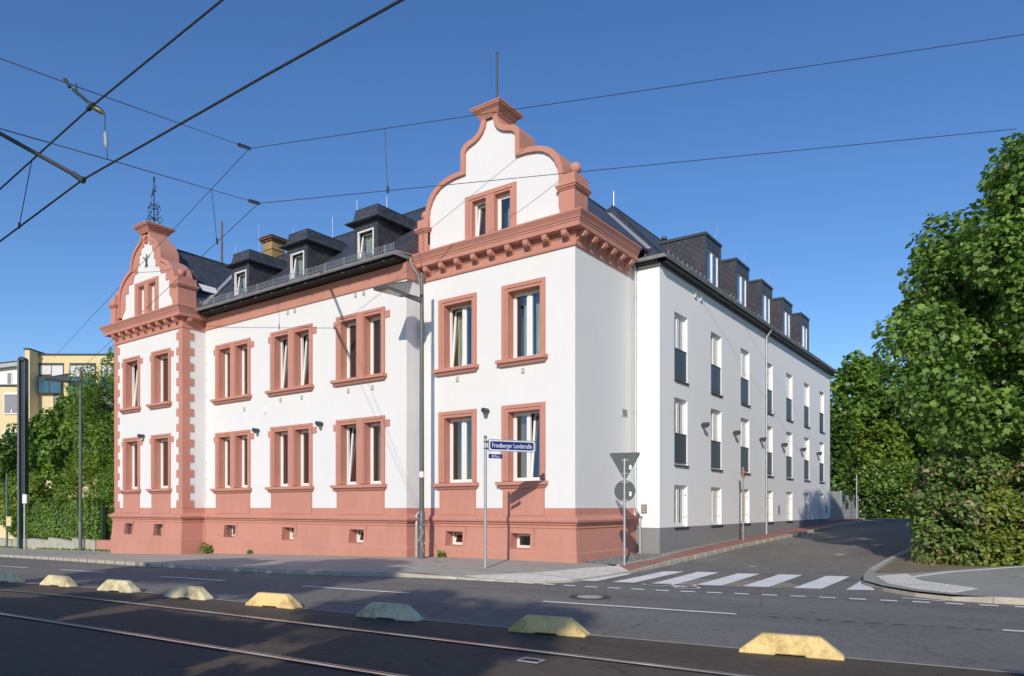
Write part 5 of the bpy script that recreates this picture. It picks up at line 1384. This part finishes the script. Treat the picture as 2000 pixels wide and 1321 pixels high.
# ------------------------------------------------------------------ overhead line
def wire(name, label, pts, r, cat, group, fit=None):
    t = thing(name, label, cat, tuple(pts[0]), 0, group)
    p0 = Vector(pts[0]); mb = MB(); mb.tube([tuple(Vector(p)-p0) for p in pts], r, 6); mb.build('wire', M['wire'], t)
    for nm, fp, fr, mt in (fit or []):
        mb = MB(); mb.tube([tuple(Vector(p)-p0) for p in fp], fr, 8); mb.build(nm, M[mt], t)
    return t
GW = 'overhead tram wires'
wire('contact_wire', 'thick black overhead wire crossing the upper left corner, the steeper of the two', [(-9.33,-14.8,5.57),(-.85,-14.8,6.33),(2.0,-14.8,6.59),(4.81,-14.8,6.73),(7.36,-14.8,6.83),(16,-14.8,7.1)], .012, 'tram wire', GW, [('clamp',[(1.93,-14.8,6.585),(2.07,-14.8,6.595)],.03,'iron')])
wire('contact_wire', 'thick black overhead wire touching the slanted rod, the lower of the two', [(-9.33,-14.8,4.98),(-.85,-14.8,5.57),(1.77,-14.8,5.76),(5.52,-14.8,5.73),(7.28,-14.8,5.70),(16,-14.8,5.6)], .012, 'tram wire', GW, [('clamp',[(1.72,-14.8,5.76),(1.83,-14.8,5.76)],.025,'iron')])
A_n, B_n = (-8.15,-5.79,12.72), (-7.92,-5.63,11.03)
AR, BR_ = (12.33,7.83,15.78), (10.91,8.04,13.32); AF, BF = (-49.48,4.99,13.22), (-49.0,5.33,10.9)
lerp = lambda a, b, t: tuple(x+(y-x)*t for x, y in zip(a, b))
SL, SL2 = (.2,-15.49,7.64), (.2,-15.49,6.70); K1, K2_ = (1.76,-14.98,6.88), (2.16,-14.68,5.95)
wire('span_wire', 'upper thin span wire from the left edge to the upper insulator knot', [SL, K1, A_n], .0075, 'tram wire', GW, [('insulator',[lerp(A_n,K1,.13),lerp(A_n,K1,.04),A_n],.055,'iron')])
wire('span_wire', 'lower thin span wire from the left edge to the lower insulator knot', [SL2, K2_, B_n], .0075, 'tram wire', GW, [('insulator',[lerp(B_n,K2_,.13),lerp(B_n,K2_,.04),B_n],.055,'iron')])
wire('span_wire', 'upper of the two thin wires crossing the sky in front of the right gable cap', [A_n, lerp(A_n,AR,.5), AR], .010, 'tram wire', GW)
wire('span_wire', 'lower of the two thin wires crossing the right gable into the tree', [B_n, lerp(B_n,BR_,.5), BR_], .010, 'tram wire', GW)
wire('span_wire', 'thin wire dropping from the upper insulator knot down across the left gable', [A_n, AF], .011, 'tram wire', GW)
wire('span_wire', 'thin wire dropping from the lower insulator knot past the brown roof mast', [B_n, BF], .011, 'tram wire', GW)
GD = 'short droppers between tram wires'
wire('dropper_wire', 'short hanger joining the two wires just left of the lower insulator knot', [(-11.78,-4.84,12.76),(-11.87,-4.58,11.02)], .012, 'dropper', GD, [('clip',[(-11.87,-4.58,10.95),(-11.87,-4.58,11.15)],.04,'iron')])
wire('dropper_wire', 'short hanger between the two sky wires left of the right gable', [(-4.67,-3.47,13.24),(-4.71,-3.3,11.42)], .012, 'dropper', GD, [('clip',[(-4.71,-3.3,11.36),(-4.71,-3.3,11.55)],.04,'iron')])
wire('dropper_wire', 'short hanger between the two thick wires at the far left', [(.26,-14.8,6.43),(-.17,-14.8,5.62)], .006, 'dropper', GD, [('clip',[(-.165,-14.8,5.60),(-.155,-14.8,5.68)],.016,'iron')])
t = thing('steady_arm', 'dark slanted rod from the left edge holding the lower thick wire', 'bracket', (1.77,-14.8,5.77))
mb = MB(); mb.tube([(0,0,0),(-1.05,-.77,.72)], .026, 10); mb.build('tube', M['wire'], t); mb = MB(); mb.tube([(.02,.01,-.03),(-.10,-.07,.07)], .034, 8); mb.build('end_fitting', M['iron'], t)
t = thing('hanger_insulator', 'knotted insulator chain hanging between the two span wires at upper left', 'insulator', K1)
o0 = Vector(K1); q = lambda p: tuple(Vector(p)-o0)
mb = MB(); mb.tube([q((1.74,-14.99,6.93)),q((1.79,-14.95,6.83))], .022, 8); mb.tube([q((1.83,-14.93,6.80)),q((2.0,-14.8,6.62))], .020, 8); mb.tube([q((1.85,-14.91,6.87)),q((1.86,-14.9,6.74))], .012, 6); mb.build('yoke', M['iron'], t)
mb = MB(); mb.tube([q((1.98,-14.82,6.63)),q((2.04,-14.78,6.58)),q((2.10,-14.73,6.535)),q((2.14,-14.7,6.50))], [.012,.035,.035,.010], 10); mb.build('bell', mottled('olive_insulator', (.10,.10,.05), .2, 6, .3), t, smooth=True)
mb = MB(); mb.tube([q((2.14,-14.7,6.50)),q((2.14,-14.7,6.30)),q((2.16,-14.68,5.95))], .006, 6); mb.build('hanger_rod', M['wire'], t)
mb = MB(); mb.tube([q((2.143,-14.7,6.29)),q((2.145,-14.695,6.25)),q((2.15,-14.69,6.12)),q((2.152,-14.688,6.08))], [.008,.024,.024,.008], 8); mb.build('turnbuckle', M['galv'], t)

# ------------------------------------------------------------------ foliage
SHAPES = {
 'maple': [(0,-.5),(.16,-.38),(.46,-.30),(.34,-.08),(.52,.16),(.22,.16),(.0,.54),(-.22,.16),(-.52,.16),(-.34,-.08),(-.46,-.30),(-.16,-.38)],
 'oval': [(0,-.5),(.24,-.2),(.26,.12),(0,.5),(-.26,.12),(-.24,-.2)],
 'long': [(0,-.6),(.13,-.1),(.0,.6),(-.13,-.1)],
 'tuft': [(0,-.5),(.20,-.36),(.5,-.22),(.26,.0),(.38,.34),(.06,.22),(-.16,.52),(-.22,.14),(-.5,.02),(-.24,-.22)],
 'blade': [(-.04,-.5),(.04,-.5),(.0,.7)],
}
def leaf_points(clumps, n, rg, shell=.62, outward=.8):
    w = np.array([c[3]*c[4]+c[4]*c[5]+c[3]*c[5] for c in clumps]); w = w/w.sum()
    k = rg.choice(len(clumps), n, p=w); C = np.array(clumps)[k]
    d = rg.normal(size=(n,3)); d /= np.linalg.norm(d, axis=1)[:,None]
    r = shell+(1.04-shell)*np.sqrt(rg.random(n))
    r *= 1+.10*np.sin(d[:,0]*7+k)*np.cos(d[:,2]*6+k*1.7)
    P = C[:,:3]+d*C[:,3:6]*r[:,None]
    Nn = d*outward+rg.normal(size=(n,3))*.6+np.array([0,0,.6]); Nn /= np.linalg.norm(Nn, axis=1)[:,None]
    return P, Nn
def leaves(name, P, Nn, size, shape, mat, parent, rg, var=.35, up=None):
    s = np.array(SHAPES[shape]); K = len(s); n = len(P)
    t = rg.normal(size=(n,3)) if up is None else np.tile(np.array(up, float), (n,1))+rg.normal(size=(n,3))*.35
    t -= (t*Nn).sum(1)[:,None]*Nn; t /= np.linalg.norm(t, axis=1)[:,None]+1e-9
    b = np.cross(Nn, t); sz = size*(1+var*(rg.random(n)*2-1))
    V = P[:,None,:]+(b[:,None,:]*s[None,:,0,None]+t[:,None,:]*s[None,:,1,None])*sz[:,None,None]
    V -= Nn[:,None,:]*(np.abs(s[:,0])**1.5*.35)[None,:,None]*sz[:,None,None]      # leaves fold down at the sides
    me = bpy.data.meshes.new(name); me.vertices.add(n*K); me.vertices.foreach_set('co', V.astype(np.float32).ravel())
    me.loops.add(n*K); me.loops.foreach_set('vertex_index', np.arange(n*K, dtype=np.int32))
    me.polygons.add(n); me.polygons.foreach_set('loop_start', np.arange(0, n*K, K, dtype=np.int32))
    me.materials.append(M[mat]); me.update(); me.validate()
    o = bpy.data.objects.new(name, me); COL.objects.link(o); o.parent = parent; return o
def crown_clumps(c, rad, n, frac, rg, zmin=-1, core=True):
    out = []
    if core: out += [(c[0],c[1],c[2],rad[0]*.62,rad[1]*.62,rad[2]*.62)]
    while len(out) < n:
        d = rg.normal(size=3); d /= np.linalg.norm(d)
        if d[2] < zmin: continue
        f = rg.uniform(frac*.7, frac*1.25); q = 1-f*.75
        q *= rg.uniform(.86, 1.05)
        out.append((c[0]+d[0]*rad[0]*q, c[1]+d[1]*rad[1]*q, c[2]+d[2]*rad[2]*q, rad[0]*f, rad[1]*f, rad[2]*f*.85))
    return out
def tree(name, label, base, centre, rad, nclump, frac, nleaf, size, shape, mat, seed, group, trunk_r=.2, zmin=-1, extra=None, cat='tree'):
    rg = np.random.default_rng(seed); bz = g(base[0], base[1])-.15
    t = thing(name, label, cat, (base[0], base[1], bz), 0, group); o = np.array([base[0], base[1], bz])
    cl = crown_clumps(centre, rad, nclump, frac, rg, zmin)+(extra or [])
    cl = [(c[0]-o[0], c[1]-o[1], c[2]-o[2], *c[3:]) for c in cl]
    cc = np.array(centre)-o
    mb = MB()
    fork = Vector((cc[0]*.5, cc[1]*.5, max(.6, cc[2]-rad[2]*.75)))
    mb.tube([(0,0,0),tuple(fork*.5+Vector((.05,.03,0))),tuple(fork)], [trunk_r*1.25, trunk_r, trunk_r*.8], 10)
    top = Vector((cc[0],cc[1],cc[2]+rad[2]*.55)); mb.tube([tuple(fork),tuple((fork+top)/2+Vector((.15,-.1,0))),tuple(top)], [trunk_r*.8, trunk_r*.5, trunk_r*.12], 8)
    for c in cl[1:]:
        e = Vector(c[:3]); s0 = fork.lerp(top, min(.8, max(0, (e.z-fork.z)/(top.z-fork.z+.01)*.6)))
        m = (s0+e)/2+Vector((0,0,.1*(e-s0).length)); mb.tube([tuple(s0),tuple(m),tuple(e)], [trunk_r*.36, trunk_r*.22, trunk_r*.06], 6)
    mb.build('trunk', M['bark'], t, smooth=True)
    P, Nn = leaf_points(cl, nleaf, rg)
    leaves('crown', P, Nn, size, shape, mat, t, rg)
    return t, cl, rg
# big maple at the right edge
tree('maple_tree', 'large sunlit maple with broad lobed leaves filling the right edge of the photo', (12.9,9.6), (12.35,8.75,8.3), (4.75,4.75,5.6), 76, .235, 74000, .17, 'maple', 'leaf_maple', 11, None, .28, -1, [(8.75,4.9,6.5,1.3,1.3,1.1),(9.1,4.9,5.0,1.2,1.2,.9),(10.0,5.2,4.2,1.3,1.3,.9),(11.2,6.0,4.3,1.4,1.4,.9),(12.0,6.6,3.9,1.6,1.4,.9)])
GB = 'trees at the end of the side street'
tree('background_tree', 'tall pale green tree rising just right of the white wing roof', (-2.2,53.5), (-2.0,53.5,10.8), (4.3,4.3,5.6), 40, .27, 11000, .40, 'tuft', 'leaf_mid', 21, GB, .25)
tree('background_tree', 'dark tree in the gap between the tall pale green tree and the maple', (2.4,54.5), (2.0,54.0,8.6), (4.0,4.0,6.2), 38, .28, 11000, .40, 'tuft', 'leaf_dark', 22, GB, .25)
tree('background_tree', 'bright green lower tree leaning over the road end beside the metal fence', (.2,50.0), (.3,49.4,5.9), (3.2,3.0,4.6), 34, .29, 9000, .36, 'tuft', 'leaf_bright', 23, GB, .2)
tree('background_tree', 'deep green tree half hidden behind the lower maple leaves', (6.4,51.5), (5.4,50.5,7.2), (4.2,4.0,5.2), 38, .28, 10000, .38, 'tuft', 'leaf_mid', 24, GB, .22)
tree('background_tree', 'dark shaded tree directly behind the gabion wall', (-3.6,46.5), (-3.6,46.8,5.6), (3.2,3.2,4.9), 30, .3, 8000, .36, 'tuft', 'leaf_dark', 25, GB, .2)
t, cl, rg = tree('flowering_shrub', 'spreading shrub with cream blossom hanging over the road end', (2.2,46.5), (1.9,46.2,3.6), (2.6,2.2,2.3), 22, .32, 5200, .26, 'oval', 'leaf_mid', 31, None, .1, cat='shrub')
P, Nn = leaf_points([c for c in cl[1:] if c[1] < .4], 420, rg, .96); leaves('blossom', P, Nn, .20, 'tuft', 'blossom', t, rg)
tree('background_tree', 'shaded tree behind the maple just above the corner bushes', (11.6,25.5), (11.4,25.0,6.0), (3.6,3.6,4.6), 32, .3, 8000, .30, 'tuft', 'leaf_mid', 26, GB, .2)
tree('background_tree', 'tree glimpsed under the maple at the very right edge', (17.0,24.0), (16.6,23.6,6.4), (4.2,4.2,5.4), 32, .3, 8000, .30, 'tuft', 'leaf_dark', 27, GB, .22)
GS = 'low shrubs closing the side street'
tree('low_shrub', 'dark low thicket at the road end left of the blossom shrub', (-1.0,45.0), (-.6,45.2,1.9), (4.2,1.6,1.9), 26, .34, 4500, .28, 'oval', 'leaf_dark', 32, GS, .08, cat='shrub')
tree('low_shrub', 'bright green low thicket at the road end right of the blossom shrub', (5.6,46.0), (5.2,46.0,2.1), (4.6,1.8,2.2), 28, .33, 5000, .28, 'oval', 'leaf_bright', 33, GS, .08, cat='shrub')
# bushes at the right corner
GC = 'bushes on the right street corner'
t, cl, rg = tree('elder_bush', 'broad bush with pinkish seed heads at the corner of the side street', (9.7,5.9), (9.75,5.9,1.80), (1.5,1.75,1.75), 38, .28, 14000, .15, 'oval', 'leaf_bush', 41, GC, .05, -1, [(9.1,4.5,.45,.6,.45,.5),(9.7,4.4,.55,.7,.5,.6),(9.0,5.0,1.0,.6,.5,.7)], cat='bush')
P, Nn = leaf_points([c for c in cl[1:] if c[2] > 1.5], 750, rg, .98); leaves('seed_heads', P, Nn, .13, 'tuft', 'seed', t, rg)['kind'] = 'stuff'
t, cl, rg = tree('bramble_bush', 'low yellow-green bush with orange leaves over dry grass at the right', (10.7,6.0), (10.7,6.0,1.15), (1.3,1.5,1.25), 34, .29, 12500, .14, 'oval', 'leaf_yellow', 42, GC, .04, -1, [(10.3,4.6,.45,.6,.45,.5),(10.9,5.0,.5,.7,.5,.55),(11.5,5.5,.5,.7,.5,.6)], cat='bush')
t, cl, rg = tree('elder_bush', 'tall bush with pinkish seed heads cut off by the right edge below the maple', (11.5,7.0), (11.5,7.1,1.9), (1.6,1.6,1.8), 34, .29, 10000, .15, 'oval', 'leaf_bush', 43, GC, .05, cat='bush')
P, Nn = leaf_points([c for c in cl[1:] if c[2] > 1.5], 500, rg, .98); leaves('seed_heads', P, Nn, .13, 'tuft', 'seed', t, rg)['kind'] = 'stuff'
tree('verge_bush', 'shaded dark green bush along the right kerb of the side street', (9.3,10.4), (9.5,10.6,2.2), (1.5,2.6,2.1), 24, .34, 7500, .19, 'oval', 'leaf_dark', 44, GC, .06, cat='bush')
tree('verge_bush', 'farther dark bush overhanging the side street under the deep green tree', (9.9,16.5), (10.0,16.5,2.6), (1.8,3.6,2.4), 26, .34, 8000, .22, 'oval', 'leaf_mid', 45, GC, .06, cat='bush')
tree('verge_bush', 'farthest roadside bush where the side street bends away', (10.4,26.5), (10.4,26.0,3.0), (2.2,5.2,2.9), 28, .33, 8000, .27, 'oval', 'leaf_mid', 46, GC, .07, cat='bush')
o = thing('green_post', 'dark green square post standing inside the corner bush', 'post', (9.0,5.2,g(9.0,5.2)), R(20))
mb = MB(); mb.box(-.06,.06,-.06,.06,-.1,2.2); mb.build('post', mottled('teal_post_paint', (.008,.10,.085), .15, 3, .5), o); mb = MB(); mb.box(-.075,.075,-.075,.075,2.2,2.25); mb.build('post_cap', M['dark_metal'], o)
o = thing('round_sign', 'weathered brown-red round sign back on a dark pole among the leaves above the corner bush', 'traffic sign', (9.3,8.3,g(9.3,8.3)), R(35))
mb = MB(); mb.tube([(0,0,-.1),(0,0,4.9)], .04, 10); mb.build('post', M['lamp_grey'], o); mb = MB(); mb.prism_y(circ(.2, 3.75), -.06, -.045); mb.build('disc', mottled('rusty_sign', (.12,.035,.03), .25, 6, .6), o, fixn=True)
# dry grass on the verge, weeds at walls
rg = np.random.default_rng(50)
P = []; 
for _ in range(380):
    a = rg.random(); p = (8.65+a*3.4+rg.normal()*.16, 3.55+a*3.0+abs(rg.normal())*.5)
    P.append((p[0], p[1], g(*p)+rg.uniform(.02,.12)))
P = np.array(P); Nn = rg.normal(size=P.shape)*np.array([1,1,.15]); Nn /= np.linalg.norm(Nn, axis=1)[:,None]
o = leaves('dry_grass', P, Nn, .24, 'blade', 'dry', None, rg, .6, (0,0,1)); tag(o, 'dry straw-coloured grass along the foot of the corner bushes', 'grass', kind='stuff')
P = []
for _ in range(500):
    p = (rg.uniform(-58,-25.5), 0); yy = interp([(-58,2.5),(-46,1.1),(-38,.2),(-30,-.5),(-25.3,-.95)], p[0])-abs(rg.normal())*.05
    P.append((p[0], yy, g(p[0], yy)+rg.uniform(0,.06)))
P = np.array(P); Nn = rg.normal(size=P.shape)*np.array([1,1,.3]); Nn /= np.linalg.norm(Nn, axis=1)[:,None]
o = leaves('wall_weeds', P, Nn, .16, 'oval', 'leaf_mid', None, rg, .5, (0,0,1)); tag(o, 'tufts of weeds along the foot of the low concrete wall', 'weeds', kind='stuff')
for (x, y), r_, n, lb in (((-18.5,-1.02),.26,170,'green weed clump growing at the foot of the pink base near the left bay'),((-15.3,-.98),.10,40,'tiny dark weed at the foot of the pink base below the middle cellar window'),((-5.15,-.32),.12,60,'small weeds behind the foot of the tall street lamp')):
    rg = np.random.default_rng(int(abs(x*10))); z = g(x, y)
    t = thing('weed_plant', lb, 'weed', (x, y, z), 0, 'weeds at the wall')
    P, Nn = leaf_points([(-.12*r_/.2,0,r_*.8,r_,r_*.7,r_),(r_*.9,0,r_*.7,r_*.7,r_*.6,r_*.9)], n, rg, .2); leaves('foliage', P, Nn, .13, 'oval', 'leaf_bright', t, rg)
    mb = MB(); 
    for k in range(5): mb.tube([(rg.normal()*.02,0,-.02),(rg.normal()*r_*.5,rg.normal()*.05,r_*1.3)], .008, 4)
    mb.build('stem', M['leaf_mid'], t)
# hanging ivy on the gabion wall
rg = np.random.default_rng(61)
t = thing('ivy', 'ivy strands hanging over the gabion wall', 'plant', (.9,36,2.5))
P, Nn = leaf_points([(0,-2.0,-.15,.1,.45,.35),(0,-.9,-.6,.08,.22,.35),(0,.6,-.1,.12,.5,.3),(0,2.2,-.3,.1,.4,.5),(-.3,0,.15,.3,2.6,.2)], 900, rg, .1); leaves('foliage', P, Nn, .14, 'oval', 'ivy', t, rg)

# left side greenery
GL = 'trees behind the hedge at the left'
tree('left_tree', 'dark green tree pressed against the left end of the building, tallest at the left', (-34.8,3.6), (-34.6,3.4,7.6), (5.0,3.2,4.6), 46, .25, 17000, .30, 'long', 'leaf_mid', 71, GL, .2)
tree('left_tree', 'middle tree behind the tram mast, in front of the yellow tower', (-42.2,3.8), (-41.8,3.4,6.0), (4.0,2.6,3.8), 40, .26, 12000, .28, 'tuft', 'leaf_mid', 72, GL, .16)
tree('left_tree', 'sparse small tree at the left edge through which the yellow wall shows', (-50.6,3.6), (-49.6,3.2,5.2), (4.2,2.4,3.4), 34, .25, 6000, .30, 'tuft', 'leaf_dark', 73, GL, .14)
tree('yellow_shrub', 'light yellow-green feathery shrub behind the clipped hedge', (-34.8,2.0), (-35.6,1.5,2.9), (4.2,1.1,2.3), 32, .27, 9000, .22, 'long', 'leaf_bright', 74, None, .07, cat='shrub')
tree('laurel_bush', 'dark glossy bush between the grey street lamp and the pink base', (-28.6,1.1), (-28.9,1.0,2.2), (3.0,1.4,3.0), 32, .28, 9000, .24, 'long', 'leaf_mid', 75, None, .07, cat='bush')
tree('left_shrub', 'small shrub with a red flower spot at the far left edge above the cream plate', (-48.0,2.2), (-46.6,2.0,1.9), (4.4,1.2,2.3), 30, .28, 8000, .22, 'oval', 'leaf_bright', 76, None, .06, cat='shrub')
rg = np.random.default_rng(77)
t = thing('clipped_hedge', 'flat-faced clipped green hedge standing on the low concrete wall', 'hedge', (-38,.6,-.2))
n = 11000; u = rg.random(n); X = -45.5+u*14.6; yb_ = np.interp(X, [-45.5,-30.9], [1.15,-.1]); side_ = rg.random(n)
zt_ = 2.15+.18*np.sin(X*2.1)+.12*np.sin(X*5.3)
Z = np.where(side_ < .72, rg.random(n)*1.0, 1.0)
P = np.stack([X+38, yb_-.6+np.where(side_ < .72, rg.normal(size=n)*.07+.10, rg.random(n)*1.2), .0+Z*zt_+rg.normal(size=n)*.05], 1)
Nn = np.stack([rg.normal(size=n)*.5, -np.where(side_ < .72, 1.0, .2)+rg.normal(size=n)*.4, np.where(side_ < .72, .35, 1)+rg.normal(size=n)*.3], 1); Nn /= np.linalg.norm(Nn, axis=1)[:,None]
leaves('foliage', P, Nn, .17, 'oval', 'leaf_hedge', t, rg)
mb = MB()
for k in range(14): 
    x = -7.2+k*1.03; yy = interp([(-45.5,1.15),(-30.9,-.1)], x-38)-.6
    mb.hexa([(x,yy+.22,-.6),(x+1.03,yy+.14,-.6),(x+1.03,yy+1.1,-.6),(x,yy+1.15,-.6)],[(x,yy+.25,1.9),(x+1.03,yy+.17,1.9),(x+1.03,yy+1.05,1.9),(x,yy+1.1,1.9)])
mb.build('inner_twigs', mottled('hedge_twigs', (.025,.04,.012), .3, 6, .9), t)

# street trees on the near pavement behind the viewer: they throw the long shadows over the tracks
GT = 'street trees across the road whose shadows fall over the tracks'
for k, (x, y, zc, rx, rz_, n, lb) in enumerate(((-5.6,-22.6,3.2,2.7,2.2,4600,'low round street tree across the road, farthest left of the low row behind the viewer'),(-.6,-22.5,3.1,2.8,2.2,4600,'low round street tree across the road, shading the left part of the tracks'),(4.4,-22.6,3.2,2.7,2.3,4600,'low round street tree across the road, shading the middle of the tracks'),(9.2,-23.2,3.3,2.3,2.7,4600,'low round street tree across the road nearest behind the viewer'),
     (1.6,-34.2,13.6,3.0,1.9,2300,'tall high-crowned street tree far across the road, left one of the tall pair'),(7.2,-34.0,13.9,3.1,2.3,2500,'tall high-crowned street tree far across the road, its shadow tip on the salmon base'),(14.2,-34.4,12.5,2.7,1.5,1500,'tall thin-crowned street tree far across the road, shading the white lane lines'),(17.6,-22.6,5.6,1.1,1.2,1000,'slim young street tree across the road, its shadow at the lower right'))):
    tree('street_tree', lb, (x, y), (x+.2, y, zc), (rx, rx*.8, rz_), 26, .29, n, .38, 'tuft', 'leaf_mid', 90+k, GT, .16)
